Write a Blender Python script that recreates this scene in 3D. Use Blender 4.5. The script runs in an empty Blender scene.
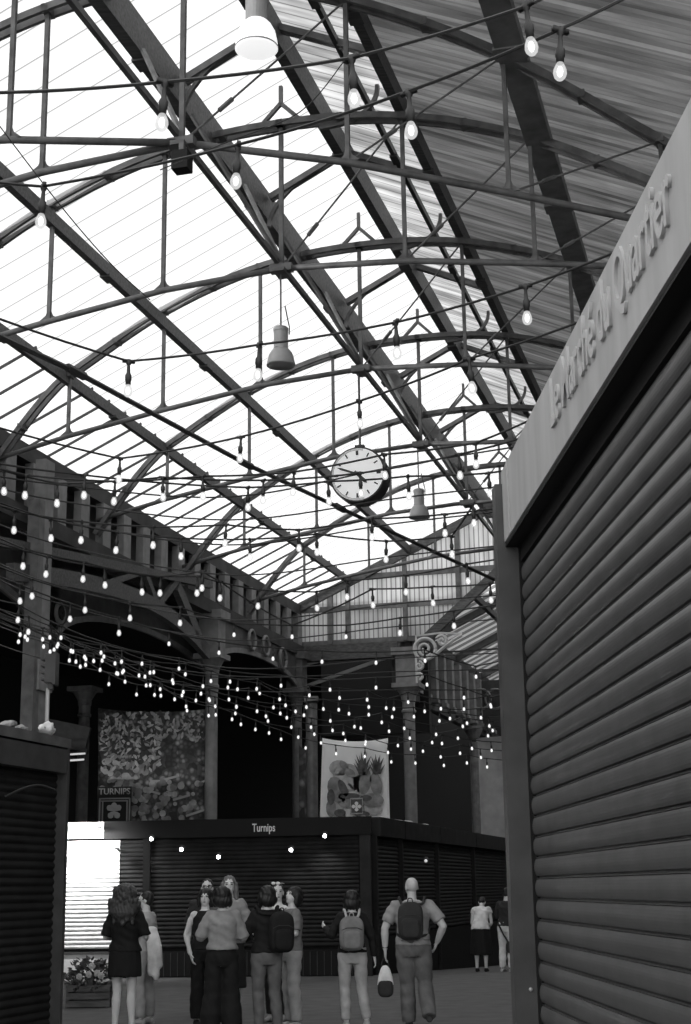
import bpy, bmesh, math, random
from mathutils import Vector as V, Matrix
random.seed(7)
sc = bpy.context.scene
COL = sc.collection
# ------------------------------------------------------------------ camera frame
F, TILT, ROLL, YAW, EYE, S = 1500.0, 0.2454, 0.0145, 0.2634, 1.68, 0.9
ct, st, cr, sr = math.cos(TILT), math.sin(TILT), math.cos(ROLL), math.sin(ROLL)
_r, _d, FWD = V((1, 0, 0)), V((0, st, -ct)), V((0, ct, st))
RT = cr * _r + sr * _d
DN = -sr * _r + cr * _d
CAM = V((0, 0, EYE))
cam = bpy.data.cameras.new('camera')
cam.sensor_fit = 'VERTICAL'; cam.sensor_height = 36; cam.sensor_width = 24
cam.lens = F / 1024 * 36
cam.clip_start = 0.05; cam.clip_end = 400
co = bpy.data.objects.new('camera', cam); COL.objects.link(co)
co.matrix_world = Matrix((( RT.x, -DN.x, -FWD.x, 0), (RT.y, -DN.y, -FWD.y, 0), (RT.z, -DN.z, -FWD.z, EYE), (0, 0, 0, 1)))
sc.camera = co
AX = V((math.sin(YAW), math.cos(YAW), 0))       # hall axis (away)
AC = V((math.cos(YAW), -math.sin(YAW), 0))      # across the hall (to the right)
UP = V((0, 0, 1))
def ray(x, y): return RT * (x - 345.5) + DN * (y - 512) + FWD * F
def P(x, y, d):                                  # point on a sight line at horizontal distance d
    v = ray(x, y); return CAM + v * (d / v.y)
def PZ(x, y, z=0.0):
    v = ray(x, y); return CAM + v * ((z - EYE) / v.z)
def H(X, Y, Z):                                  # hall coordinates (relative to eye, unscaled) -> world
    return CAM + S * (AC * X + AX * Y + UP * Z)
def HY(x, y, Y):
    v = ray(x, y); a = v.dot(AX); return CAM + v * (S * Y / a)
def HX(x, y, X):
    v = ray(x, y); a = v.dot(AC); return CAM + v * (S * X / a)
def zpix(y, d, x=345):                           # height of pixel row y at distance d
    return P(x, y, d).z

# ------------------------------------------------------------------ materials
MATS = {}
def mat(name, val, rough=.6, metal=0.0, noise=0.0, scale=6.0, bump=0.0, stretch=None, spec=.4):
    m = bpy.data.materials.new(name); m.use_nodes = True
    nt = m.node_tree; b = nt.nodes['Principled BSDF']
    b.inputs['Base Color'].default_value = (val, val, val, 1)
    b.inputs['Roughness'].default_value = rough; b.inputs['Metallic'].default_value = metal
    b.inputs['Specular IOR Level'].default_value = spec
    if noise or bump:
        tc = nt.nodes.new('ShaderNodeTexCoord'); src = tc.outputs['Object']
        if stretch:
            mp = nt.nodes.new('ShaderNodeMapping'); mp.inputs['Scale'].default_value = stretch
            nt.links.new(src, mp.inputs['Vector']); src = mp.outputs['Vector']
        n = nt.nodes.new('ShaderNodeTexNoise'); n.inputs['Scale'].default_value = scale; n.inputs['Detail'].default_value = 5
        nt.links.new(src, n.inputs['Vector'])
        if noise:
            r = nt.nodes.new('ShaderNodeMapRange')
            r.inputs[1].default_value = .3; r.inputs[2].default_value = .7
            r.inputs[3].default_value = max(0, val * (1 - noise)); r.inputs[4].default_value = min(1, val * (1 + noise))
            nt.links.new(n.outputs['Fac'], r.inputs[0]); nt.links.new(r.outputs[0], b.inputs['Base Color'])
        if bump:
            bp = nt.nodes.new('ShaderNodeBump'); bp.inputs['Strength'].default_value = bump; bp.inputs['Distance'].default_value = .02
            nt.links.new(n.outputs['Fac'], bp.inputs['Height']); nt.links.new(bp.outputs[0], b.inputs['Normal'])
    MATS[name] = m
    return m
def emat(name, val, strength):
    m = bpy.data.materials.new(name); m.use_nodes = True
    b = m.node_tree.nodes['Principled BSDF']
    b.inputs['Base Color'].default_value = (val, val, val, 1)
    b.inputs['Emission Color'].default_value = (1, 1, 1, 1); b.inputs['Emission Strength'].default_value = strength
    return m
def sheet(name, clear, lines=None, dirt_glint=.25, tone=.85):
    """translucent roof sheet: part clear, part milky; fine seam lines at a period along the hall"""
    m = bpy.data.materials.new(name); m.use_nodes = True
    nt = m.node_tree; nt.nodes.clear(); N = nt.nodes.new; L = nt.links.new
    out = N('ShaderNodeOutputMaterial'); tr = N('ShaderNodeBsdfTransparent'); tl = N('ShaderNodeBsdfTranslucent'); df = N('ShaderNodeBsdfDiffuse')
    mx = N('ShaderNodeMixShader'); mx2 = N('ShaderNodeMixShader'); mx2.inputs[0].default_value = .6
    L(tl.outputs[0], mx2.inputs[1]); L(df.outputs[0], mx2.inputs[2])
    mx.inputs[0].default_value = 1 - clear
    L(tr.outputs[0], mx.inputs[1]); L(mx2.outputs[0], mx.inputs[2]); L(mx.outputs[0], out.inputs[0])
    tc = N('ShaderNodeTexCoord'); mp = N('ShaderNodeMapping'); L(tc.outputs['UV'], mp.inputs[0])
    n = N('ShaderNodeTexNoise'); n.inputs['Scale'].default_value = 1.2; n.inputs['Detail'].default_value = 6
    mp.inputs['Scale'].default_value = (.35, 3, 1); L(mp.outputs[0], n.inputs['Vector'])
    r = N('ShaderNodeMapRange'); r.inputs[1].default_value = .35; r.inputs[2].default_value = .65
    r.inputs[3].default_value = tone * (1 - dirt_glint); r.inputs[4].default_value = tone
    L(n.outputs['Fac'], r.inputs[0]); src = r.outputs[0]
    if lines:
        sx = N('ShaderNodeSeparateXYZ'); L(tc.outputs['UV'], sx.inputs[0])
        for (per, wid, dark) in lines:
            a = N('ShaderNodeMath'); a.operation = 'DIVIDE'; a.inputs[1].default_value = per; L(sx.outputs[1], a.inputs[0])
            fr = N('ShaderNodeMath'); fr.operation = 'FRACT'; L(a.outputs[0], fr.inputs[0])
            lt = N('ShaderNodeMath'); lt.operation = 'LESS_THAN'; lt.inputs[1].default_value = wid; L(fr.outputs[0], lt.inputs[0])
            mu = N('ShaderNodeMath'); mu.operation = 'MULTIPLY_ADD'; mu.inputs[1].default_value = dark - 1; mu.inputs[2].default_value = 1
            L(lt.outputs[0], mu.inputs[0])
            m2 = N('ShaderNodeMath'); m2.operation = 'MULTIPLY'; L(src, m2.inputs[0]); L(mu.outputs[0], m2.inputs[1]); src = m2.outputs[0]
    for t in (tr, tl, df): L(src, t.inputs['Color'])
    return m
M_iron = mat('painted_iron', .125, .5, 0, .35, 5)
M_irond = mat('dark_iron', .045, .55, 0, .3, 5)
M_ironl = mat('pale_painted_iron', .26, .5, 0, .25, 5)
M_timber = mat('dark_timber', .08, .6, 0, .4, 4, .2, (1, 6, 6))
M_column = mat('column_paint', .21, .55, 0, .2, 5)
M_wall = mat('sooty_wall', .05, .8, 0, .35, 2)
M_void = mat('void_shade', .022, .9)  # near-black stands in for the darkness of unlit voids and aisles
M_pale = mat('pale_render', .38, .8, 0, .15, 3)
M_floor = mat('asphalt', .115, .75, 0, .22, 3.0, .15)
M_fascia = mat('zinc_paint', .4, .5, 0, .16, 7, .08, (1, 1, .25))
M_shut = mat('shutter_steel', .075, .42, .0, .18, 9, 0, None, .5)
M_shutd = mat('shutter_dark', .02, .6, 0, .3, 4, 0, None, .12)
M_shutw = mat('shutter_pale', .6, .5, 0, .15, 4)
M_frame = mat('kiosk_frame', .062, .45, 0, .25, 6)
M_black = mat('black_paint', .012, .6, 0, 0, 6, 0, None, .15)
M_kiosk = mat('kiosk_board', .03, .6, 0, .3, 4, 0, None, .15)
M_cable = mat('black_cable', .02, .5)
M_roofboard = mat('roof_boards', .74, .35, 0, .45, 2.2, 0, (.5, .5, .5), .5)
M_boards = mat('pale_boards', .5, .6, 0, .2, 5)
M_steelgrey = mat('lamp_alloy', .42, .35, .3, .1, 8)
M_white = mat('white_enamel', .9, .4)
M_letters = mat('sign_lettering', .46, .5)
M_bulb = emat('lit_bulb', .9, 3.2)
M_spot = emat('lit_spot', .9, 30)
M_tube = emat('lit_tube', .9, .45)

# ------------------------------------------------------------------ mesh builder
class MB:
    def __init__(s): s.v, s.f, s.uv = [], [], {}
    def add(s, vs, fs):
        o = len(s.v); s.v += [V(p) for p in vs]; s.f += [tuple(i + o for i in f) for f in fs]; return s
    def hexa(s, c):  # 8 corners: bottom loop, top loop
        return s.add(c, [(3, 2, 1, 0), (4, 5, 6, 7), (0, 1, 5, 4), (1, 2, 6, 5), (2, 3, 7, 6), (3, 0, 4, 7)])
    def box(s, c, sx, sy, sz, ex=V((1, 0, 0)), ey=V((0, 1, 0)), ez=UP):
        c = V(c); ex, ey, ez = ex * (sx / 2), ey * (sy / 2), ez * (sz / 2)
        return s.hexa([c - ex - ey - ez, c + ex - ey - ez, c + ex + ey - ez, c - ex + ey - ez,
                       c - ex - ey + ez, c + ex - ey + ez, c + ex + ey + ez, c - ex + ey + ez])
    def bar(s, a, b, w, h, up=UP):   # rectangular bar from a to b; h along up
        a, b = V(a), V(b); d = (b - a).normalized(); sd = d.cross(up)
        if sd.length < 1e-4: sd = d.cross(V((0, 1, 0)))
        sd.normalize(); u = sd.cross(d).normalized(); sd = sd * (w / 2); u = u * (h / 2)
        return s.hexa([a - sd - u, a + sd - u, b + sd - u, b - sd - u, a - sd + u, a + sd + u, b + sd + u, b - sd + u])
    def strip(s, pts, w, h, up=UP, side=None):  # rectangular section swept along a polyline
        pts = [V(p) for p in pts]; n = len(pts); vs = []
        for i, p in enumerate(pts):
            d = (pts[min(i + 1, n - 1)] - pts[max(i - 1, 0)]).normalized()
            sd = (V(side) if side is not None else d.cross(up)).normalized(); u = sd.cross(d).normalized()
            a, b = sd * (w / 2), u * (h / 2)
            vs += [p - a - b, p + a - b, p + a + b, p - a + b]
        fs = [(0, 1, 2, 3), tuple(4 * (n - 1) + k for k in (3, 2, 1, 0))]
        for i in range(n - 1):
            for k in range(4):
                q = (k + 1) % 4; fs.append((4 * i + k, 4 * i + 4 + k, 4 * i + 4 + q, 4 * i + q))
        return s.add(vs, fs)
    def tube(s, pts, r, n=8, ry=None, frame=None, cap=True):
        """round/elliptic section along a polyline; r scalar or list; frame=(ex,ey) fixes the section axes"""
        pts = [V(p) for p in pts]; m = len(pts)
        rs = r if isinstance(r, (list, tuple)) else [r] * m
        rys = ry if isinstance(ry, (list, tuple)) else ([ry] * m if ry else rs)
        vs = []; prev = None
        for i, p in enumerate(pts):
            if frame: ex, ey = V(frame[0]), V(frame[1])
            else:
                d = (pts[min(i + 1, m - 1)] - pts[max(i - 1, 0)])
                d = d.normalized() if d.length > 1e-9 else UP
                if prev is None:
                    ex = d.cross(UP)
                    if ex.length < .05: ex = V((1, 0, 0)) - d * d.x
                else: ex = prev - d * prev.dot(d)
                ex.normalize(); prev = ex; ey = d.cross(ex)
            for k in range(n):
                a = 2 * math.pi * k / n
                vs.append(p + ex * (rs[i] * math.cos(a)) + ey * (rys[i] * math.sin(a)))
        fs = []
        for i in range(m - 1):
            for k in range(n):
                q = (k + 1) % n; fs.append((n * i + k, n * i + q, n * i + n + q, n * i + n + k))
        if cap: fs += [tuple(range(n))[::-1], tuple(n * (m - 1) + k for k in range(n))]
        return s.add(vs, fs)
    def lathe(s, c, prof, n=20, ax=UP):
        """prof: [(r, h)] about axis ax through c"""
        c = V(c); ax = V(ax).normalized(); ex = ax.cross(V((0, 1, 0)))
        if ex.length < .1: ex = V((1, 0, 0))
        ex.normalize(); ey = ax.cross(ex); vs = []
        for r, h in prof:
            for k in range(n):
                a = 2 * math.pi * k / n; vs.append(c + ax * h + (ex * math.cos(a) + ey * math.sin(a)) * max(r, 1e-4))
        m = len(prof); fs = []
        for i in range(m - 1):
            for k in range(n):
                q = (k + 1) % n; fs.append((n * i + k, n * i + q, n * i + n + q, n * i + n + k))
        fs += [tuple(range(n))[::-1], tuple(n * (m - 1) + k for k in range(n))]
        return s.add(vs, fs)
    def ell(s, c, rx, ry, rz, R=None, n=14, m=9, e=1.0):
        """(super)ellipsoid"""
        c = V(c); vs = []
        def pw(t): return math.copysign(abs(t) ** e, t)
        for i in range(m + 1):
            a = -math.pi / 2 + math.pi * i / m
            for k in range(n):
                b = 2 * math.pi * (k + (.5 if e < 1 else 0)) / n
                p = V((rx * pw(math.cos(a)) * pw(math.cos(b)), ry * pw(math.cos(a)) * pw(math.sin(b)), rz * pw(math.sin(a))))
                vs.append(c + ((R @ p) if R else p))
        fs = []
        for i in range(m):
            for k in range(n):
                q = (k + 1) % n; fs.append((n * i + k, n * i + q, n * i + n + q, n * i + n + k))
        return s.add(vs, fs)
    def prism(s, poly, off):
        """polygon (world points) extruded by vector off"""
        n = len(poly); poly = [V(p) for p in poly]; off = V(off)
        return s.add(poly + [p + off for p in poly], [tuple(range(n))[::-1], tuple(range(n, 2 * n))] + [(i, (i + 1) % n, n + (i + 1) % n, n + i) for i in range(n)])
    def build(s, name, m, parent=None, local=False, smooth=False, fix=True):
        me = bpy.data.meshes.new(name)
        off = V((0, 0, 0)) if (local or parent is None) else world_loc(parent)
        me.from_pydata([tuple(p - off) for p in s.v], [], s.f); me.update()
        if fix:
            bm = bmesh.new(); bm.from_mesh(me); bmesh.ops.recalc_face_normals(bm, faces=bm.faces); bm.to_mesh(me); bm.free()
        if smooth: me.shade_smooth()
        if m is not None: me.materials.append(m)
        o = bpy.data.objects.new(name, me); COL.objects.link(o)
        if parent is not None: o.parent = parent
        return o
def world_loc(o):
    p = V(o.location)
    while o.parent is not None:
        o = o.parent; p = p + V(o.location)
    return p
def tag(o, label=None, cat=None, group=None, kind=None):
    if label: o['label'] = label
    if cat: o['category'] = cat
    if group: o['group'] = group
    if kind: o['kind'] = kind
    return o
def thing(name, label, cat, loc=(0, 0, 0), group=None):
    o = bpy.data.objects.new(name, None); COL.objects.link(o); o.location = loc; o.empty_display_size = .2
    return tag(o, label, cat, group)
def struct(name, mb, m, parent=None, **k):
    o = mb.build(name, m, parent, **k)
    if parent is None: o['kind'] = 'structure'
    return o
def remesh(o, voxel, smooth=2):
    md = o.modifiers.new('r', 'REMESH'); md.mode = 'VOXEL'; md.voxel_size = voxel
    if smooth:
        ms = o.modifiers.new('s', 'SMOOTH'); ms.iterations = smooth; ms.factor = .5
    dg = bpy.context.evaluated_depsgraph_get()
    me = bpy.data.meshes.new_from_object(o.evaluated_get(dg)); o.modifiers.clear()
    old = o.data; o.data = me; me.name = old.name; bpy.data.meshes.remove(old)
    me.shade_smooth()
    return o
def lerp(a, b, t): return a + (b - a) * t
def smooth_curve(pts, n=8):
    """Catmull-Rom through points"""
    pts = [V(p) for p in pts]; out = []
    for i in range(len(pts) - 1):
        p0, p1, p2, p3 = pts[max(i - 1, 0)], pts[i], pts[i + 1], pts[min(i + 2, len(pts) - 1)]
        for k in range(n):
            t = k / n
            out.append(.5 * ((2 * p1) + (p2 - p0) * t + (2 * p0 - 5 * p1 + 4 * p2 - p3) * t * t + (3 * p1 - p0 - 3 * p2 + p3) * t ** 3))
    out.append(pts[-1]); return out
def text_mesh(name, body, m, parent, origin, ex, ey, size, depth=.004, sx=1.0, align='LEFT'):
    cu = bpy.data.curves.new('t', 'FONT'); cu.body = body; cu.size = size; cu.extrude = depth; cu.align_x = align
    cu.resolution_u = 3; cu.offset = size * .012
    ob = bpy.data.objects.new('t', cu); COL.objects.link(ob)
    bpy.context.view_layer.update()
    me = bpy.data.meshes.new_from_object(ob.evaluated_get(bpy.context.evaluated_depsgraph_get()))
    bpy.data.objects.remove(ob); bpy.data.curves.remove(cu)
    ex, ey = V(ex).normalized(), V(ey).normalized(); ez = ex.cross(ey)
    off = world_loc(parent) if parent is not None else V((0, 0, 0))
    for v in me.vertices:
        c = v.co; v.co = V(origin) + ex * (c.x * sx) + ey * c.y + ez * c.z - off
    me.name = name; me.materials.clear(); me.materials.append(m)
    o = bpy.data.objects.new(name, me); COL.objects.link(o)
    if parent is not None: o.parent = parent
    return o
def width_of(me):
    xs = [v.co.x for v in me.vertices]; return max(xs) - min(xs)

# ------------------------------------------------------------------ floor, falling away gently past the stalls
m = MB(); ys = [-14, 31, 33, 36, 40, 46, 52, 58, 66]; xs = [-40, -12, 0, 12, 30]
def fz(y): return -max(0.0, y - 31.0) * .039
for y in ys:
    for x in xs: m.v.append(V((x, y, fz(y))))
for j in range(len(ys) - 1):
    for i in range(len(xs) - 1):
        a = j * len(xs) + i; m.f.append((a, a + 1, a + 1 + len(xs), a + len(xs)))
struct('floor', m, M_floor, fix=False)

# ------------------------------------------------------------------ roof skins
XE, XR, RX = -13.6, 1.5, -5.8
def roofZ(X): return 14.4 + .455 * X if X <= RX else 9.12 - .455 * X
Y0R, Y1R = 9.0, 43.8
def skin(name, X0, X1, m, kind='structure', dz=.22, label=None):
    q = [(X0, Y0R), (X1, Y0R), (X1, Y1R), (X0, Y1R)]
    me = bpy.data.meshes.new(name); me.from_pydata([tuple(H(x, y, roofZ(x) + dz)) for x, y in q], [], [(0, 1, 2, 3)])
    uv = me.uv_layers.new(name='uv')
    for i, (x, y) in enumerate(q): uv.data[i].uv = (x, y + 20)
    me.materials.append(m); o = bpy.data.objects.new(name, me); COL.objects.link(o); o['kind'] = kind
    return o
SH_main = sheet('milky_roof_sheet', .5, [(.54, .05, .5), (.54, .16, .9)], .08, .93)
SH_low = sheet('clear_roof_glass', .8, None, .25, .92)
SH_top = sheet('streaked_roof_glass', .35, [(.27, .12, .5)], .7, .85)
SH_board = sheet('grey_roof_sheet', 0, [(.178, .3, .72)], .62, .36)  # noise paints streaks of light; translucency added to brighten the slope
glass_low = skin('window_1', XE, -11.75, SH_low)
skin('ceiling', -11.75, RX, SH_main)
skin('window_2', RX, -4.35, SH_top)
# glazing bars of the low strip
m = MB(); y = 17.0
while y < 43.6:
    m.bar(H(XE, y, roofZ(XE) + .12), H(-11.6, y, roofZ(-11.6) + .12), .022, .045); y += .78
m.build('glazing_bars', M_irond, glass_low)
# boarded, corrugated slope
m = MB(); n = 2000; X0, X1 = -4.35, XR + .6
for i in range(n + 1):
    y = lerp(Y0R, Y1R, i / n); w = .028 * math.sin(i * math.pi / 3)
    for x in (X0, X1): m.v.append(H(x, y, roofZ(x) + .2 + w))
for i in range(n): m.f.append((2 * i, 2 * i + 1, 2 * i + 3, 2 * i + 2))
bo = struct('ceiling', m, SH_board, smooth=True, fix=False)
uvl = bo.data.uv_layers.new(name='uv')
for lp in bo.data.loops:
    q_ = bo.data.vertices[lp.vertex_index].co - CAM; uvl.data[lp.index].uv = (q_.dot(AC) / S, q_.dot(AX) / S + 20)
# low outer roofs over the side aisles
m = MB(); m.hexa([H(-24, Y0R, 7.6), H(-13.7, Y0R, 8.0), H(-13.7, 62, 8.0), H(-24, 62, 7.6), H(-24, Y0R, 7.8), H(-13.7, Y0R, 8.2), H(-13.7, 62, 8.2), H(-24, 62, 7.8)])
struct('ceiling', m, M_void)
m = MB(); m.hexa([H(2.0, Y0R, 7.9), H(12, Y0R, 7.9), H(12, 62, 7.9), H(2.0, 62, 7.9), H(2.0, Y0R, 8.2), H(12, Y0R, 8.2), H(12, 62, 8.2), H(2.0, 62, 8.2)])
struct('ceiling', m, M_wall)
# enclosing walls
def wallbox(name, a, b, m, zlo=-3.5, zhi=8.0, t=.3):
    a, b = H(*a, 0), H(*b, 0); z0, z1 = EYE + S * zlo, EYE + S * zhi
    mb = MB(); mb.bar(V((a.x, a.y, (z0 + z1) / 2)), V((b.x, b.y, (z0 + z1) / 2)), t, z1 - z0); return struct(name, mb, m)
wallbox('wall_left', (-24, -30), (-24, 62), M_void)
wallbox('wall_right', (12, 3), (12, 62), M_wall)
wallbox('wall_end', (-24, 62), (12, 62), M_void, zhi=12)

# ------------------------------------------------------------------ purlins
M_beamg = mat('grey_beam', .22, .6, 0, .3, 4)
PUR = [(-11.65, .09, .19, 'slender roof purlin just above the low glazed eaves strip', M_timber),
       (-9.77, .11, .2, 'roof purlin half way up the white glazed slope', M_timber),
       (-7.23, .16, .46, 'deep dark beam running just below the ridge on the glazed slope', M_timber),
       (-5.75, .14, .36, 'ridge beam where the glazed slope meets the streaked panes', M_timber),
       (-4.85, .06, .1, 'thin bar running beside the beam at the top of the boarded slope', M_irond),
       (-4.3, .12, .26, 'beam at the top edge of the boarded grey slope', M_timber),
       (-2.3, .32, .16, 'broad dark beam part way down the boarded grey slope', M_beamg)]
for X, w, h, lab, mt in PUR:
    z = roofZ(X) - (.1 if h > .3 else 0)
    o = thing('roof_purlin', lab, 'roof beam', H(X, 10, z), 'purlins of the hall roof')
    mb = MB().bar(H(X, Y0R + .3, z), H(X, 43.6, z), w, h); y = 12.0
    while y < 43:
        mb.bar(H(X, y, z - h * .5 / S), H(X, y + .3, z - h * .5 / S), w + .05, .04); y += 4.6
    mb.build('beam', mt, o)

# ------------------------------------------------------------------ trusses
HX0, SP = -6.1, 1.834
ZT = [8.70, 8.585, 8.313, 8.0, 7.66]; ZR = [10.98, 10.81, 10.2, 9.165, 7.45]
def zint(tab, k):
    k = abs(k); k = min(k, 3.87)
    if k > 3: return lerp(tab[3], tab[4] if tab is ZT else 7.35, (k - 3) / .87) if tab is ZT else lerp(9.165, 7.35, ((k - 3) / .87) ** 1.25)
    pts = [tab[2], tab[1], tab[0], tab[1], tab[2], tab[3], tab[3] + (tab[3] - tab[2])]
    i = int(k); t = k - i; f = lambda j: tab[abs(j)] if abs(j) <= 3 else 2 * tab[3] - tab[2]
    p0, p1, p2, p3 = f(i - 1), f(i), f(i + 1), f(i + 2)
    return .5 * ((2 * p1) + (p2 - p0) * t + (2 * p0 - 5 * p1 + 4 * p2 - p3) * t * t + (3 * p1 - p0 - 3 * p2 + p3) * t ** 3)
def truss(Y0, label, left=0.0, right=0.0, halves=(-1, 1), ribs=(-1, 1), diag=True, group='trusses spanning the hall'):
    """left/right: drift along the hall per unit across it (a skewed half)"""
    def Pt(k, z):
        s = left if k < 0 else right
        return H(HX0 + k * SP, Y0 + s * k * SP, z)
    o = thing('roof_truss', label, 'roof truss', Pt(0, ZT[0]), group)
    K = [i * .125 for i in range(0, 31)] + [3.87]
    for h in halves:
        sec = 1.0
        side = AX if True else None
        if h in ribs:
            for off in (-.075, .075):
                pts = [Pt(h * k, zint(ZR, k)) + AX * off for k in K]
                mb = MB().strip(pts, .05, .085, side=AX)
                if off > 0:
                    for k in [i * .5 for i in range(8)]:
                        c = Pt(h * k, zint(ZR, k)); mb.box(c, .09, .2, .09, AC, AX, UP)
                mb.build('rib_angle', M_iron, o)
        pts = [Pt(h * k, zint(ZT, k)) for k in (0, 1, 2, 3, 3.87)]
        MB().tube(pts, .043, 8).build('tie_bar', M_iron, o, smooth=True)
        for k in (1, 2, 3):
            a, b = Pt(h * k, zint(ZR, k)), Pt(h * k, zint(ZT, k))
            mb = MB().bar(a, b, .05, .05, AC)
            mb.prism([b + UP * .02 - AC * .14, b + UP * .02 + AC * .14, b + UP * .09 + AC * .05, b + UP * .22, b + UP * .09 - AC * .05], AX * .02)
            mb.build('hanger', M_iron, o)
        if diag and h == 1:
            for k in (0, 1, 2):
                a, b = Pt(k, zint(ZT, k)), Pt(k + 1, zint(ZR, k + 1)); d = b - a
                mb = MB().tube([a, b], .013, 6); mb.tube([a + d * .22, a + d * .3], .028, 6)
                mb.build('tie_rod', M_iron, o)
    if len(halves) == 2:
        a, b = Pt(0, ZR[0]), Pt(0, ZT[0])
        MB().bar(b, a, .055, .055, AC).build('king_post', M_iron, o)
        mb = MB(); mb.bar(H(HX0, Y0, roofZ(HX0)), H(HX0, Y0, ZR[0] + .34), .05, .05, AC)
        for q in (-1, 1): mb.bar(H(HX0, Y0, ZR[0] + .36), H(HX0 + q * .3, Y0, ZR[0] + .05), .05, .05, AC)
        mb.build('forked_strut', M_iron, o)
        mb = MB(); mb.box(b, .3, .12, .1, AC, AX, UP); mb.box(b - UP * .06, .16, .3, .05, AC, AX, UP)
        mb.build('hub_plate', M_iron, o)
    return o
TY = [15.324, 19.265, 23.797, 28.57, 33.56, 38.6]
T_a = truss(TY[0], 'bent roof truss crossing the top of the hall in front of all others', 0, -.46 * -1, diag=True)
truss(TY[0], 'single straight tie bar that meets the bent truss at its dark box', .47, 0, (-1,), (-1,), False)
truss(TY[1], 'roof truss that the grey bell lamp hangs from', 0, 0)
truss(TY[2], 'roof truss that the round clock hangs from', 0, 0)
truss(TY[3], 'roof truss between the clock and the pale distant bell lamp', 0, 0)
truss(TY[4], 'roof truss second from the boarded gable', 0, 0)
truss(TY[5], 'roof truss standing closest to the boarded gable', 0, 0)
# runner through the hubs, with small struts up to the deep beam
o = thing('runner_bar', 'long iron bar running through the middle of every truss', 'roof brace', H(HX0, 15, 8.8))
MB().strip([H(HX0 - .06, y, 8.82) for y in (9.5, 15.3, 24, 34, 43.6)], .055, .075).build('bar', M_iron, o)
for i in range(len(TY) - 1):
    for t in (.0, 1.0):
        y = lerp(TY[i], TY[i + 1], t); q = lerp(TY[i], TY[i + 1], .5)
        MB().bar(H(HX0, y, 8.8), H(-7.1, lerp(y, q, .55), 10.75), .045, .045).build('strut', M_iron, o)
# principal rafters between the deep beam and the top of the boarded slope, with curved knees
for Y, lab in ((17.9, 'curved kneed rafter high at the top of the glazing beside the white dome lamp'), (21.8, 'curved kneed rafter above the grey bell lamp'),
               (26.6, 'curved kneed rafter up behind the clock truss'), (31.2, 'curved kneed rafter above the pale bell lamp'), (35.6, 'curved kneed rafter closest to the boarded gable')):
    o = thing('kneed_rafter', lab, 'rafter', H(-6, Y, 11.2), 'kneed rafters under the ridge')
    za = roofZ(-7.1) - .05; mb = MB()
    for off in (-.05, .05):
        mb.strip([H(-7.1, Y + off, za), H(RX, Y + off, roofZ(RX)), H(-4.3, Y + off, roofZ(-4.3))], .04, .09, side=AX)
    mb.build('rafter_bar', M_iron, o)
    for x0, sg in ((-7.12, 1),):
        zc = roofZ(x0); pts = []
        for i in range(9):
            a = i / 8 * math.pi / 2
            pts.append(H(x0 + sg * .85 * (1 - math.cos(a)), Y, zc - .55 + .55 * math.sin(a) + (.85 * (1 - math.cos(a))) * .455))
        MB().strip(pts, .06, .05, side=AX).build('curved_knee', M_iron, o)
for Y, lab in zip(TY[1:], ('beside the grey bell lamp truss', 'on the clock truss', 'on the truss past the clock', 'on the second truss from the gable', 'on the truss closest to the gable')):
    o = thing('curved_bracket', 'curved iron bracket under the streaked panes ' + lab, 'bracket', H(-4.6, Y, 11.2), 'curved brackets under the streaked panes')
    pts = [H(-4.62, Y, 11.4)] + [H(-5.3 + .68 * math.cos(a), Y, 11.35 - .5 * math.sin(a)) for a in [i * math.pi / 16 for i in range(9)]] + [H(-5.5, Y, 10.84)]
    MB().strip(pts, .06, .05, side=AX).build('curved_bar', M_iron, o)
# dark box under the first hub
o = thing('equipment_box', 'small dark box fixed under the middle of the bent roof truss', 'box', P(182, 162, 13.75))
MB().box(P(182, 162, 13.75), .17, .16, .2, AC, AX).build('case', M_black, o)
MB().box(P(182, 150, 13.75), .05, .05, .14, AC, AX).build('bracket', M_iron, o)
# a straight stay crossing the hall
o = thing('stay_rod', 'long dark straight rod sloping down across the hall below the clock', 'rod', P(246, 464, 20))
pts = [P(-40, 318, 14), P(76, 372, 16), P(246, 464, 20), P(340, 508, 23), P(540, 601, 30)]
mb = MB().tube(pts, .032, 6)
for p in pts[1:4]: mb.tube([p - (pts[2] - pts[1]).normalized() * .18, p + (pts[2] - pts[1]).normalized() * .18], .05, 6)
mb.build('rod', M_irond, o)

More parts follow.
